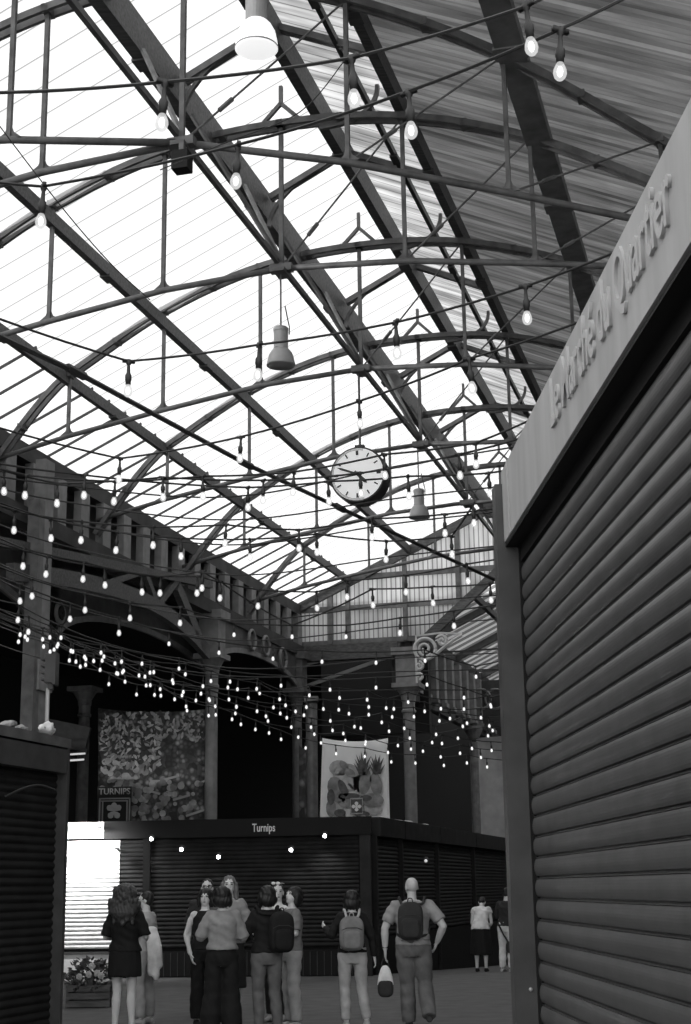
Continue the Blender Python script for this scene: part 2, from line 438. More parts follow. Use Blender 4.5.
# ------------------------------------------------------------------ arcade on the glazed side
WX = -13.3
arc = MB()
arc.bar(H(WX - .1, 3, 8.3), H(WX - .1, 43.7, 8.3), .3, .3)
arc.bar(H(WX - .35, 3, 7.55), H(WX - .35, 43.7, 7.55), .12, 1.2)
arc.bar(H(WX, 3, 7.0), H(WX, 43.7, 7.0), .3, .3)
struct('wall_arcade', arc, M_wall)
wa = bpy.data.objects['wall_arcade']
for i in range(22):
    y = 20.3 + i * 1.1
    c = H(WX + .02, y, 7.62); mb = MB().box(c, .16, .36, .92, AC, AX); mb.box(c - UP * .5, .24, .42, .12, AC, AX)
    mb.build('corbel_post', M_ironl if False else M_column, wa)
def spandrel(name, ya, yb, X, zs, zc, zt, m, t=.14):
    pts = [H(X, ya, zt), H(X, ya, zs)]
    for i in range(1, 16):
        a = math.pi * i / 16
        pts.append(H(X, lerp(ya, yb, (1 - math.cos(a)) / 2), zs + (zc - zs) * math.sin(a)))
    pts += [H(X, yb, zs), H(X, yb, zt)]
    n = len(pts); mb = MB(); vs = pts + [p + AC * t for p in pts]; fs = []
    top = n
    # panels: connect arch points to the top line
    tops = [H(X, (p - CAM).dot(AX) / S, zt) for p in pts]
    for i in range(1, n - 2):
        a, b, c, d = pts[i], pts[i + 1], tops[i + 1], tops[i]
        mb.add([a, b, c, d, a + AC * t, b + AC * t, c + AC * t, d + AC * t], [(3, 2, 1, 0), (4, 5, 6, 7), (0, 1, 5, 4), (2, 3, 7, 6)])
    o = mb.build(name, m, wa)
    mb = MB(); mb.strip([p + AC * (t + .02) for p in pts[1:-1]], .06, .12, side=AC); mb.build('arch_moulding', M_column, o)
    return o
M_sp = mat('spandrel_paint', .085, .65, 0, .3, 3)
spandrel('spandrel', 36.2, 43.1, WX - .05, 5.75, 6.3, 7.0, M_sp)
spandrel('spandrel', 28.6, 38.3, WX - .9, 5.2, 6.1, 7.1, M_sp)
spandrel('spandrel', 17.5, 27.6, WX - .9, 5.2, 6.1, 7.1, M_sp)
# roundels
def roundel(c, r, ax, lab):
    o = thing('roundel', lab, 'iron ring', c, 'pierced rings in the ironwork'); mb = MB()
    ex = AX if abs(ax.dot(AX)) < .5 else AC
    pts = [c + (ex * math.cos(a) + UP * math.sin(a)) * r for a in [2 * math.pi * i / 24 for i in range(25)]]
    mb.tube(pts, .045, 6); mb.build('ring', M_column, o, smooth=True); return o
for (x, y, r) in ((252, 640, .24), (266, 646, .24), (283, 659, .27)):
    roundel(HX(x, y, WX + .22), r, AC, 'iron ring in the spandrel beside the far corner of the arcade')
o = roundel(HX(60, 613, WX - .6), .17, AC, 'round quatrefoil opening in the dark panel above the small kiosk')
c = HX(60, 613, WX - .62); mb = MB()
for i in range(4):
    a = i * math.pi / 2; mb.tube([c + (AX * math.cos(a) + UP * math.sin(a)) * .09, c + (AX * math.cos(a) + UP * math.sin(a)) * .09 + AC * .05], .07, 10)
mb.build('quatrefoil', M_void, o)
# curved bracket frame rising from the middle column
o = thing('arched_bracket', 'dark curved timber bracket rising from the tall column by the fruit poster', 'bracket', HX(205, 652, WX + .3))
pts = smooth_curve([HX(x, y, WX + .3) for x, y in ((207, 653), (190, 634), (165, 613), (135, 597), (100, 586), (55, 577), (10, 572))], 5)
MB().strip(pts, .14, .3, side=AC).build('curved_brace', M_timber, o)
MB().bar(HX(203, 650, WX + .3), HX(176, 586, WX + .3), .14, .26, AX).build('steep_strut', M_timber, o)
MB().bar(HX(157, 606, WX + .3), HX(144, 572, WX + .3), .1, .14, AX).build('short_strut', M_timber, o)
MB().bar(HX(157, 606, WX + .3), HX(178, 578, WX + .3), .1, .14, AX).build('short_strut', M_timber, o)
MB().bar(HX(100, 586, WX + .3), HX(140, 572, WX + .3), .1, .12, AX).build('short_strut', M_timber, o)
MB().bar(HX(210, 585, WX + .3), HX(-10, 540, WX + .3), .14, .16).build('top_rail', M_timber, o)
# columns
def column(base, ztop, r, lab, group=None, pier=None, m=None, cap=1.0):
    m = m or M_column
    o = thing('iron_column', lab, 'column', base, group); b = V(base); h = ztop - b.z
    MB().lathe(b, [(r * 1.7, 0), (r * 1.7, .25), (r * 1.25, .3), (r * 1.2, .7), (r * 1.05, .75), (r, 1.2), (r * .93, h - .75)], 16).build('shaft', m, o, smooth=False)
    q = r * cap
    MB().lathe(b + UP * (h - .78), [(r * .95, 0), (q * 1.15, .02), (q * 1.15, .07), (r * .98, .1), (q * 1.0, .3), (q * 1.12, .32), (q * 1.12, .36), (q * 1.2, .45), (q * 1.75, .6), (q * 2.0, .66)], 16).build('capital', m, o)
    MB().box(b + UP * (h - .06), q * 4.4, q * 4.4, .12, AC, AX).build('abacus', m, o)
    if pier:
        mb = MB().box(b + UP * (h + pier / 2), r * 3.2, r * 3.2, pier, AC, AX); mb.box(b + UP * (h + pier - .1), r * 4.4, r * 4.4, .2, AC, AX); mb.build('pier', m, o)
    return o
CAPZ = EYE + S * 5.82
def gl(X, Y): p = H(X, Y, 0); return V((p.x, p.y, fz(p.y)))
column(gl(WX + .05, 35.83), CAPZ, .15, 'tall iron column with flared capital at the edge of the fruit poster', pier=1.0)
column(gl(WX + .05, 43.2), CAPZ, .14, 'tall iron column in the corner between the arcade and the gable', m=M_iron, pier=1.0)
column(gl(-18.7, 40.0), EYE + S * 5.75, .16, 'dim iron column beyond the arcade behind the small kiosk', m=M_iron)
c405 = HY(411, 800, 43.5); cz = HY(408, 684, 43.5).z
column(V((c405.x, c405.y, fz(c405.y))), cz, .17, 'tall iron column carrying the square pier and scrolled bracket', pier=.95)
p = P(312, 780, 36.2)
MB_ = thing('slim_post', 'plain slim post beside the pale fruit banner', 'post', (p.x, p.y, fz(p.y)))
MB().lathe((p.x, p.y, fz(p.y)), [(.14, 0), (.14, 6.2)], 14).build('shaft', M_iron, MB_); MB().box((p.x, p.y, 6.1), .34, .34, .12).build('cap', M_iron, MB_)
p = P(475, 780, 49)
o = thing('slim_post', 'dim slim post against the pale wall beyond the gable', 'post', (p.x, p.y, fz(p.y)))
MB().lathe((p.x, p.y, fz(p.y)), [(.15, 0), (.14, 6.9)], 14).build('shaft', M_iron, o); MB().lathe((p.x, p.y, 6.3), [(.16, 0), (.3, .3), (.3, .4)], 14).build('capital', M_iron, o)
# square post above the small kiosk
pp = HX(39, 640, WX + .42); q0 = HX(39, 492, WX + .42)
o = thing('square_post', 'thick square timber post rising above the small kiosk', 'post', (pp.x, pp.y, 0))
mb = MB().box((pp.x, pp.y, (q0.z + .6) / 2), .2, .34, q0.z + .6, AC, AX); mb.build('shaft', M_column, o)
MB().box((pp.x, pp.y, 5.2), .3, .5, .5, AC, AX).build('bracket_block', M_column, o)
MB().box(V((pp.x, pp.y, 4.2)) - AX * .26, .22, .2, 8.0, AC, AX).build('side_board', M_iron, o)

# ------------------------------------------------------------------ gable and the hall beyond
GY = 43.8
def poly_sheet(name, pts, uvs, m, parent=None):
    me = bpy.data.meshes.new(name); off = world_loc(parent) if parent else V((0, 0, 0))
    me.from_pydata([tuple(p - off) for p in pts], [], [tuple(range(len(pts)))]); uv = me.uv_layers.new(name='uv')
    for i, q in enumerate(uvs): uv.data[i].uv = q
    me.materials.append(m); o = bpy.data.objects.new(name, me); COL.objects.link(o)
    if parent: o.parent = parent
    return o
M_gable = sheet('gable_boards', .12, [(.145, .26, .42)], .3, .9)
g = [(-13.4, 7.25), (-9.2, 7.25), (-6.2, 9.8), (-4.5, 11.0), (RX, 11.7), (-13.4, 8.25)]
wg = poly_sheet('wall_gable', [H(x, GY, z) for x, z in g], [(z, x + 40) for x, z in g], M_gable); wg['kind'] = 'structure'
fr = MB()
for x, z0, z1 in ((-12.3, 7.2, 8.8), (-11.75, 7.2, 9.05), (-9.95, 7.2, 9.9), (-8.3, 8.0, 10.6), (-7.1, 9.0, 11.1)):
    fr.bar(H(x, GY - .12, z0), H(x, GY - .12, z1), .13, .12, AC)
for z, x0, x1 in ((7.25, -13.4, -9.2), (8.3, -13.3, -8.0), (9.25, -11.2, -6.9)):
    fr.bar(H(x0, GY - .1, z), H(x1, GY - .1, z), .08, .14)
fr.build('gable_frame', M_iron, wg)
MB().bar(H(-9.5, GY - .2, 7.05), H(-4.4, GY - .2, 11.35), .14, .24).build('raking_beam', M_timber, wg)
MB().bar(H(-13.5, GY - .15, 8.3), H(RX, GY - .15, 11.72), .12, .24).build('rake_board', M_timber, wg)
MB().bar(H(-13.5, GY - .05, 6.95), H(-10.2, GY - .05, 6.95), .3, .42).build('lintel', M_timber, wg)
MB().bar(HY(296, 664, 44.6), HY(402, 636, 44.6), .1, .26).build('awning_beam', M_pale, wg)
MB().bar(HY(296, 690, 44.9), HY(402, 652, 44.9), .06, .1).build('awning_bar', M_pale, wg)
MB().bar(H(-13.3, GY + 2.4, 6.0), H(-9.8, GY + 2.4, 6.0), .3, 2.4).build('void_panel', M_void, wg)  # dark sheet standing in for the shaded void under the lintel
# hall beyond
wb = MB(); wb.bar(H(-10.2, GY + .3, 7.75), H(-10.2, 61.5, 7.75), .3, .3); wb.bar(H(-10.45, GY + .3, 6.9), H(-10.45, 61.5, 6.9), .12, 1.9); wb.bar(H(-10.2, GY + .6, 5.75), H(-10.2, 61.5, 5.75), .22, .3)
wb = struct('wall_beyond', wb, M_wall)
for i in range(11):
    c = H(-10.0, 45.3 + i * 1.35, 6.75); mb = MB().box(c, .16, .36, 1.5, AC, AX); mb.box(c - UP * .8, .26, .42, .12, AC, AX); mb.build('corbel_post', M_column, wb)
SH_far = sheet('striped_far_roof', .55, [(.75, .55, .3)], .25, .95)
q = [(-10.4, 7.75), (-2, 7.75 + 8.4 * .5)]
me_pts = [H(-10.4, GY + .25, 7.8), H(-1.5, GY + .25, 12.0), H(-1.5, 61.8, 12.0), H(-10.4, 61.8, 7.8)]
o = poly_sheet('window_3', me_pts, [(0, 44), (9, 44), (9, 62), (0, 62)], SH_far); o['kind'] = 'structure'
fb = MB()
for y in (47.5, 52, 57): fb.bar(H(-10.2, y, 7.75), H(-1.6, y, 11.8), .12, .2)
for t in (.25, .5): fb.bar(H(lerp(-10.2, -1.5, t), GY + .4, lerp(7.6, 11.8, t)), H(lerp(-10.2, -1.5, t), 61.5, lerp(7.6, 11.8, t)), .12, .18)
for y in (49, 54): fb.bar(H(-10.1, y, 7.6), H(-2, y + 1.5, 7.9), .05, .05)
fb.build('roof_bars', M_irond, o)
pw = MB(); a, b = P(480, 800, 51), P(540, 800, 50); z0, z1 = -1.0, zpix(738, 51, 490)
pw.bar(V((a.x, a.y, (z0 + z1) / 2)), V((b.x, b.y, (z0 + z1) / 2)), .3, z1 - z0)
struct('wall_pale', pw, M_pale)
pw = MB(); a, b = P(470, 705, 51.5), P(540, 705, 50.5); z0, z1 = zpix(728, 51.5, 490), zpix(682, 51.5, 490)
pw.bar(V((a.x, a.y, (z0 + z1) / 2)), V((b.x, b.y, (z0 + z1) / 2)), .2, z1 - z0)
struct('wall_band', pw, M_wall)
for x in (481, 495):
    roundel(P(x, 699, 50.6), .33, AX, 'iron ring on the dark band above the pale wall, ' + ('beside the slim post' if x < 490 else 'next to the big kiosk frame'))
M_scroll = mat('scroll_paint', .6, .5)
# scrolled bracket
o = thing('scroll_bracket', 'pale curled ironwork bracket beside the square pier', 'bracket', HY(420, 700, GY - .75))
def gp(x, y): return HY(x, y, GY - .75)
def ring(cx, cy, r, a0=0, a1=360, turns=1, r1=None, n=36):
    out = []
    for i in range(n + 1):
        t = i / n; a = math.radians(lerp(a0, a1, t)); rr = r if r1 is None else lerp(r, r1, t); out.append(gp(cx + rr * math.cos(a), cy + rr * math.sin(a)))
    return out
MB().tube(ring(425, 649, 10.5), .05, 6).build('ring', M_scroll, o, smooth=True)
MB().tube(ring(425, 649, 7.8, 30, 560, 1, 1.2), .042, 6).build('scroll', M_scroll, o, smooth=True)
MB().tube(ring(442, 641, 6, 200, 760, 1, .8), .045, 6).build('scroll', M_scroll, o, smooth=True)
MB().tube(ring(419, 666, 4.5, -90, 420, 1, .6), .04, 6).build('scroll', M_scroll, o, smooth=True)
MB().tube(ring(419, 676, 4, 90, -300, 1, .6), .04, 6).build('scroll', M_scroll, o, smooth=True)
MB().strip([gp(417, 683), gp(416, 660), gp(416, 636), gp(440, 633), gp(462, 634)], .05, .05, side=AX).build('back_bar', M_scroll, o)
MB().tube(smooth_curve([gp(434, 656), gp(443, 648), gp(452, 641), gp(462, 635)]), .045, 6).build('brace', M_scroll, o)

# ------------------------------------------------------------------ kiosk with the raised lettering
u = ray(290, 888.5); u.z = 0; u.normalize(); lat = V((-u.y, u.x, 0))        # lat points out of the front, towards the passage
K0 = P(511, 700, 5.9); K0.z = 0
def kz(y): return EYE + (888.5 - y) / 1541 * 5.9
zt, zb = kz(460), kz(541)
kio = thing('market_kiosk', 'large dark shuttered kiosk with raised lettering along its pale fascia', 'kiosk', K0 - lat * .9)
def kp(t, l, z): return K0 + u * t + lat * l + UP * z
fas = MB(); fas.hexa([kp(-7.5, -.06, zb), kp(.02, -.06, zb), kp(.02, 0, zb + .012), kp(-7.5, 0, zb + .012), kp(-7.5, -.06, zt), kp(.02, -.06, zt), kp(.02, 0, zt), kp(-7.5, 0, zt)])
f_ob = fas.build('fascia', M_fascia, kio)
MB().bar(kp(-.16, .003, zb + .01), kp(-.16, .003, zt), .006, .006, lat).build('joint_cover', M_fascia, kio)
# letters read towards the viewer
x_start = 1.18
tm = text_mesh('lettering', 'Le Marché du Quartier', M_letters, kio, kp(-x_start, .004, zb + .125), -u, UP, .235, .005, 1.0)
w_t = max((v.co.dot(-u) for v in tm.data.vertices)) - min((v.co.dot(-u) for v in tm.data.vertices))
kk = 1.60 / w_t; base = (kp(-x_start, .004, 0) - world_loc(kio)).dot(-u)
for v in tm.data.vertices:
    d = v.co.dot(-u) - base; v.co += -u * (d * (kk - 1))
# soffit, roof, box behind
def kbox(t0, t1, l0, l1, z0, z1): return MB().hexa([kp(t0, l0, z0), kp(t1, l0, z0), kp(t1, l1, z0), kp(t0, l1, z0), kp(t0, l0, z1), kp(t1, l0, z1), kp(t1, l1, z1), kp(t0, l1, z1)])
kbox(-7.5, .012, -.3, -.004, zb - .008, zb - .0005).build('shaded_soffit', M_black, kio)  # black colour stands in for the shade beneath the fascia
MB().hexa([kp(-7.5, -2.2, 0), kp(-.02, -2.2, 0), kp(-.02, -.3, 0), kp(-7.5, -.3, 0), kp(-7.5, -2.2, zt - .02), kp(-.02, -2.2, zt - .02), kp(-.02, -.3, zt - .02), kp(-7.5, -.3, zt - .02)]).build('body', M_kiosk, kio)
# shutter: rounded laths
sh = MB(); pitch = .0765; prof = []
nl = int((zb - .02) / pitch); RC = -.074
for i in range(nl + 1):
    z = zb - .075 - i * pitch
    prof += [(RC - .006, z), (RC - .006, z - .005), (RC + .005, z - .0065), (RC + .005, z - .0085), (RC - .004, z - .0105)]
    for k in range(8):
        a = k / 7; prof.append((RC + .002 + .011 * math.sin(math.pi * (.06 + .9 * a)) ** .6, z - .0115 - a * (pitch - .0135)))
vs = []
for l, z in prof: vs += [kp(-7.4, l, z), kp(.002, l, z)]
sh.add(vs, [(2 * i, 2 * i + 1, 2 * i + 3, 2 * i + 2) for i in range(len(prof) - 1)])
sh.build('shutter', M_shut, kio, fix=False)
MB().hexa([kp(-.012, -.1, 0), kp(.004, -.1, 0), kp(.004, -.055, 0), kp(-.012, -.055, 0), kp(-.012, -.1, zb), kp(.004, -.1, zb), kp(.004, -.055, zb), kp(-.012, -.055, zb)]).build('guide_rail', M_black, kio)
MB().hexa([kp(-7.5, -.2, zb - .07), kp(.0, -.2, zb - .07), kp(.0, -.06, zb - .07), kp(-7.5, -.06, zb - .07), kp(-7.5, -.2, zb), kp(.0, -.2, zb), kp(.0, -.06, zb), kp(-7.5, -.06, zb)]).build('shutter_box', M_black, kio)
zp = kz(474)
mb = MB().hexa([kp(.005, -.06, 0), kp(.1, -.06, 0), kp(.1, .03, 0), kp(.005, .03, 0), kp(.005, -.06, zp), kp(.1, -.06, zp), kp(.1, .03, zp), kp(.005, .03, zp)])
mb.build('corner_post', M_frame, kio)
mb = MB()
for z in (.95, 1.05, 1.3): mb.lathe(kp(.0, -.03, z), [(.0, 0), (.008, .0), (.006, .004), (0, .005)], 8, -u)
mb.build('screw', M_steelgrey, kio)

# ------------------------------------------------------------------ small kiosk
C1 = P(67, 800, 15.5); C1.z = 0
def sp_(t, l, z): return C1 - AX * t + AC * l + UP * z
z_t = EYE + (889 - 738) / 1541 * 15.5; z_b = EYE + (890 - 748.5) / 1541 * 15.5; z_f = EYE + (890 - 774) / 1541 * 15.5
k2 = thing('market_kiosk', 'small dark shuttered kiosk with clutter on its flat roof', 'kiosk', C1 - AC * 1.0 - AX * 1.5)
def hb(t0, t1, l0, l1, z0, z1): return MB().hexa([sp_(t1, l0, z0), sp_(t0, l0, z0), sp_(t0, l1, z0), sp_(t1, l1, z0), sp_(t1, l0, z1), sp_(t0, l0, z1), sp_(t0, l1, z1), sp_(t1, l1, z1)])
hb(.0, 3.2, -2.2, .03, z_b, z_t).build('roof_edge', M_iron, k2)
hb(.07, 3.1, -.1, .02, z_f, z_b - .02).build('fascia', M_frame, k2)
hb(.0, .06, -.12, .02, 0, z_b).build('corner_post', M_frame, k2)
hb(.05, 3.1, -2.1, -.16, 0, z_b).build('body', M_black, k2)
sh = MB(); prof = []
for i in range(int(z_f / .079)):
    z = z_f - i * .079; prof += [(-.1, z), (-.1, z - .008)]
    for k in range(5): prof.append((-.1 + .02 * math.sin(math.pi * (.05 + .9 * k / 4)), z - .01 - k / 4 * .066))
vs = []
for l, z in prof: vs += [sp_(3.05, l, z), sp_(.06, l, z)]
sh.add(vs, [(2 * i, 2 * i + 1, 2 * i + 3, 2 * i + 2) for i in range(len(prof) - 1)]); sh.build('shutter', M_shutd, k2, fix=False)
pts = [P(0, 797, 14.05), P(20, 788, 14.4), P(35, 785.5, 14.75), P(50, 790, 15.1)]
tag(MB().tube(smooth_curve([p + AC * .05 for p in pts], 5), .012, 6).build('loose_cable', M_cable, smooth=True), 'thin black cable drooping across the small kiosk shutter', 'cable')
# clutter on its roof
def bagobj(x, y, d, w, h, lab, m, name='plastic_bag'):
    c = P(x, y, d); c.z = z_t + h * .42
    mb = MB()
    for i in range(5):
        mb.ell(c + V((random.uniform(-.4, .4) * w, random.uniform(-.1, .1), random.uniform(-.2, .2) * h)), w * random.uniform(.25, .45), .12, h * random.uniform(.3, .5), None, 8, 6, .8)
    o = mb.build(name, m); remesh(o, .03, 1)
    for v in o.data.vertices: v.co += V((random.uniform(-.012, .012),) * 3)
    return tag(o, lab, 'bag')
bagobj(10, 714, 14.6, .12, .1, 'crumpled pale bag lying at the edge of the small kiosk roof', M_pale)
bagobj(20, 716, 14.9, .12, .09, 'low pale heap of plastic on the small kiosk roof between its post and edge', M_pale)
bagobj(48, 718, 15.2, .11, .15, 'white crumpled bag on the kiosk roof under the floodlight', M_white)
# floodlight on a pole
fp = P(47, 716, 15.6)
o = thing('floodlight', 'dark floodlight on a thin pole above the small kiosk roof', 'floodlight', (fp.x, fp.y, z_t))
MB().tube([(fp.x, fp.y, z_t), (fp.x, fp.y, zpix(688, 15.6, 47))], .022, 8).build('pole', M_steelgrey, o)
fc = P(51, 669, 15.6)
mb = MB(); mb.box(fc, .1, .16, .3); mb.box(fc + V((.05, 0, 0)), .03, .2, .34)
for i in range(4): mb.box(fc + V((-.07, 0, -.11 + i * .07)), .05, .14, .02)
mb.build('lamp_head', M_irond, o); MB().box(P(51, 684, 15.6), .05, .08, .12).build('yoke', M_irond, o)
# aisle beam and strip lamps glimpsed beside the dim column
o = thing('aisle_beam', 'short dim beam running into the dim column beyond the small kiosk', 'beam', P(70, 738, 38))
MB().bar(P(30, 728, 37.9), P(88, 740, 38), .3, .62).build('beam', M_frame, o); MB().bar(P(30, 741, 37.7), P(88, 751, 37.8), .4, .08).build('bottom_flange', M_irond, o)
for y0, w in ((754, .2), (760, .17)):
    p = P(77, y0, 36.5)
    o = thing('strip_lamp', 'upper slim strip lamp glowing beside the dim column' if y0 < 757 else 'lower slim strip lamp glowing beside the dim column', 'lamp', p)
    mb = MB().tube([p - V((w, 0, .01)), p + V((w, 0, .01))], .022, 8); mb.build('tube', M_tube, o)
    MB().box(p + V((0, .03, .035)), w * 2.1, .05, .03).build('fitting', M_irond, o)

# ------------------------------------------------------------------ the long dark stall across the end
A0 = V((-9.5, 31.75, 0)); A1 = PZ(373, 976); A1.z = 0
fdir = (A1 - A0).normalized(); fn = V((fdir.y, -fdir.x, 0))       # fn: towards the viewer
L1 = (A1 - A0).length
def fp_(px):        # parameter along the front for an image column
    v = ray(px, 880); n = V((fn.x, fn.y, 0)); t = (A1 - CAM).dot(n) / v.dot(n); return (CAM + v * t - A0).dot(fdir)
def sq(t, l, z): return A0 + fdir * t + fn * l + UP * z
def fbox(t0, t1, l0, l1, z0, z1): return MB().hexa([sq(t0, l1, z0), sq(t1, l1, z0), sq(t1, l0, z0), sq(t0, l0, z0), sq(t0, l1, z1), sq(t1, l1, z1), sq(t1, l0, z1), sq(t0, l0, z1)])
D_ = 30.8
ZS_t, ZS_f, ZS_b = zpix(818.5, D_, 250), zpix(836.5, D_, 250), zpix(951, D_, 250)
tA, tB, tC, tD = fp_(60), fp_(119), fp_(143), fp_(150)
stall = thing('market_stall', 'long dark shuttered stall with small spotlights and a white name on its fascia', 'stall', A0 + fdir * L1 * .5 - fn * 1.0)
mb = fbox(0, L1 - 1.6, -2.4, -.12, 0, ZS_t - .03); mb.hexa(fbox(L1 - 1.6, L1 - .1, -.3, -.12, 0, ZS_t - .03).v); mb.build('body', M_black, stall)
fbox(fp_(104), L1 + .02, -.12, .1, ZS_f, ZS_t).build('fascia', M_black, stall)
fbox(tA - 3, fp_(104), -.12, .1, ZS_f + .02, ZS_t - .01).build('fascia', M_shutw, stall)['label'] = 'white end of the fascia, lamplight put into its colour'  # lamp glare on the fascia put into a white colour
def lath(name, t0, t1, z0, z1, l, m, pitch=.085):
    prof = []; z = z1
    while z - pitch > z0:
        prof += [(l, z), (l, z - .008)]
        for k in range(5): prof.append((l + .022 * math.sin(math.pi * (.05 + .9 * k / 4)), z - .012 - k / 4 * (pitch - .014)))
        z -= pitch
    vs = []
    for a, zz in prof: vs += [sq(t0, a, zz), sq(t1, a, zz)]
    mb = MB(); mb.add(vs, [(2 * i, 2 * i + 1, 2 * i + 3, 2 * i + 2) for i in range(len(prof) - 1)]); return mb.build(name, m, stall, fix=False)
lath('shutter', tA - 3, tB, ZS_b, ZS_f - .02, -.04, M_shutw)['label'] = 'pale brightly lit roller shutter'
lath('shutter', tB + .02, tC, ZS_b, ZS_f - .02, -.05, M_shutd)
lath('shutter', tD, L1 - .25, ZS_b, ZS_f - .02, -.05, M_shutd)
fbox(tC, tD, -.1, .03, 0, ZS_f).build('post', M_black, stall)
fbox(L1 - .22, L1, -.1, .06, 0, ZS_f).build('post', M_kiosk, stall)
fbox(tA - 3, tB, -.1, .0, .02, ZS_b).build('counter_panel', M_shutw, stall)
fbox(tB, L1, -.1, -.01, .02, ZS_b).build('counter_panel', M_black, stall)
mb = MB(); t = tB + .1
while t < L1: mb.hexa(fbox(t, t + .012, -.02, .0, .02, ZS_b - .02).v); t += .14
mb.build('board_groove', M_irond, stall)
mb = fbox(tA - 3, tC, -.05, .03, ZS_b - .04, ZS_b + .01); mb.build('counter_edge', M_irond, stall)
tn = fp_(253); w = fp_(276) - tn
to = text_mesh('name_lettering', 'Turnips', M_white, stall, sq(tn, .105, zpix(831.5, D_, 264)), fdir, UP, .225, .01)
xs = [v.co.dot(fdir) for v in to.data.vertices]; b0 = min(xs); kf = w / (max(xs) - b0)
for v in to.data.vertices: v.co += fdir * ((v.co.dot(fdir) - b0) * (kf - 1))
# second, receding row of stalls along the hall
A2 = A1 + AX * 17.5
def rq(t, l, z): return A1 + AX * t + AC * l + UP * z
def rbox(t0, t1, l0, l1, z0, z1): return MB().hexa([rq(t0, l0, z0), rq(t0, l1, z0), rq(t1, l1, z0), rq(t1, l0, z0), rq(t0, l0, z1), rq(t0, l1, z1), rq(t1, l1, z1), rq(t1, l0, z1)])
units = [(.35, 2.55), (2.6, 6.3), (6.35, 11.0), (11.05, 17.0)]
labs = ['dark shuttered stall unit next to the corner of the long named stall', 'dark stall unit behind the bald man, second from the stall corner', 'dark stall unit with a small lamp on it, behind the woman in the pale blouse', 'dark stall unit at the far end of the receding row']
for i, ((t0, t1), lab) in enumerate(zip(units, labs)):
    c = rq((t0 + t1) / 2, -1.0, 0); o = thing('stall_unit', lab, 'stall', (c.x, c.y, fz(c.y)), 'stall units receding along the hall')
    zl = fz(rq(t1, 0, 0).y) - .1
    rbox(t0, t1, -.85, -.1, zl, ZS_t - .05).build('body', M_black, o)
    rbox(t0, t1, -.1, .12, ZS_f - .02, ZS_t).build('fascia', M_kiosk, o)
    prof = []; z = ZS_f - .03
    while z > .75:
        prof += [(-.05, z), (-.05, z - .01)] + [(-.05 + .022 * math.sin(math.pi * (.05 + .9 * k / 4)), z - .012 - k / 4 * .07) for k in range(5)]; z -= .085
    vs = []
    for a, zz in prof: vs += [rq(t0 + .1, a, zz), rq(t1 - .05, a, zz)]
    mb = MB(); mb.add(vs, [(2 * j, 2 * j + 1, 2 * j + 3, 2 * j + 2) for j in range(len(prof) - 1)]); mb.build('shutter', M_shutd, o, fix=False)
    rbox(t0, t0 + .1, -.1, .04, zl, ZS_f).build('post', M_kiosk, o)
    rbox(t0, t1, -.1, -.02, zl, .7).build('counter_panel', M_black, o)
# litter on the roofs of the receding stalls
for i, (t, l, w_, lab) in enumerate(((1.6, -.3, .45, 'flattened pale sacking on the stall roof by the big column'), (3.4, -.25, .5, 'long pale plastic sheet on the stall roof'), (5.6, -.3, .5, 'bright plastic strip lying on the stall roof beyond the column'), (8.6, -.3, .3, 'small pale scrap on the stall roof near the far end'))):
    mb = MB()
    for k in range(6):
        mb.ell(rq(t + random.uniform(-w_, w_), l + random.uniform(-.15, .15), ZS_t + .0), .16, .22, .07, None, 8, 6)
    o = mb.build('plastic_sheet', M_pale); remesh(o, .035, 1); tag(o, lab, 'sheet')

# small spotlights
for i, (x, y, lab, pw) in enumerate(((99, 829, 'bright spotlight above the lit pale shutter', 90), (117, 851, 'small lamp at the edge of the lit shutter', 3), (152, 838, 'starry spotlight on the stall fascia by the door post', 6), (182, 848.5, 'spotlight above the dark shutter, first along from the door post', 4), (219, 856, 'spotlight hanging above the tall woman', 6), (291.5, 849, 'spotlight below the name on the fascia', 6), (325, 835, 'spotlight lighting the shutter end by the stall corner', 14), (426, 860, 'small dim lamp on the receding stall beyond the bald man', 1))):
    v = ray(x, y); n = fn
    if x < 400: p = CAM + v * ((sq(0, .3 if i else .38, 0) - CAM).dot(n) / v.dot(n))
    else: p = P(x, y, 33.6)
    o = thing('spotlight', lab, 'spotlight', p)
    MB().lathe(p, [(.0, -.06), (.05, -.05), (.06, .0), (.035, .06), (.0, .07)], 12, (fn * .3 - UP * .5 if i else -fn + UP * .1)).build('housing', M_irond, o)
    MB().ell(p + (fn * .06 - UP * .02 if i else V((.06, -.05, -.03))), .035, .035, .035, None, 10, 7).build('bulb', M_spot if x < 400 else M_tube, o, smooth=True)
    MB().tube([p, p - fn * .3 + UP * .03], .012, 6).build('arm', M_irond, o)
    if x < 400:
        ld = bpy.data.lights.new('spotlight_beam', 'SPOT' if i != 0 else 'AREA'); ld.energy = pw
        lo = bpy.data.objects.new('spotlight_beam', ld); COL.objects.link(lo); lo.parent = o
        if i == 0:
            ld.shape = 'RECTANGLE'; ld.size = 1.3; ld.size_y = .05; ld.energy = 100; ld.spread = math.radians(160)
            lo.location = V((-.62, -.4, -.06)); lo.rotation_euler = (math.radians(48), 0, 0)
        else:
            ld.spot_size = 1.5; ld.spot_blend = .6; ld.shadow_soft_size = .05
            lo.location = fn * .1 - UP * .08; lo.rotation_euler = (math.radians(22), 0, 0)

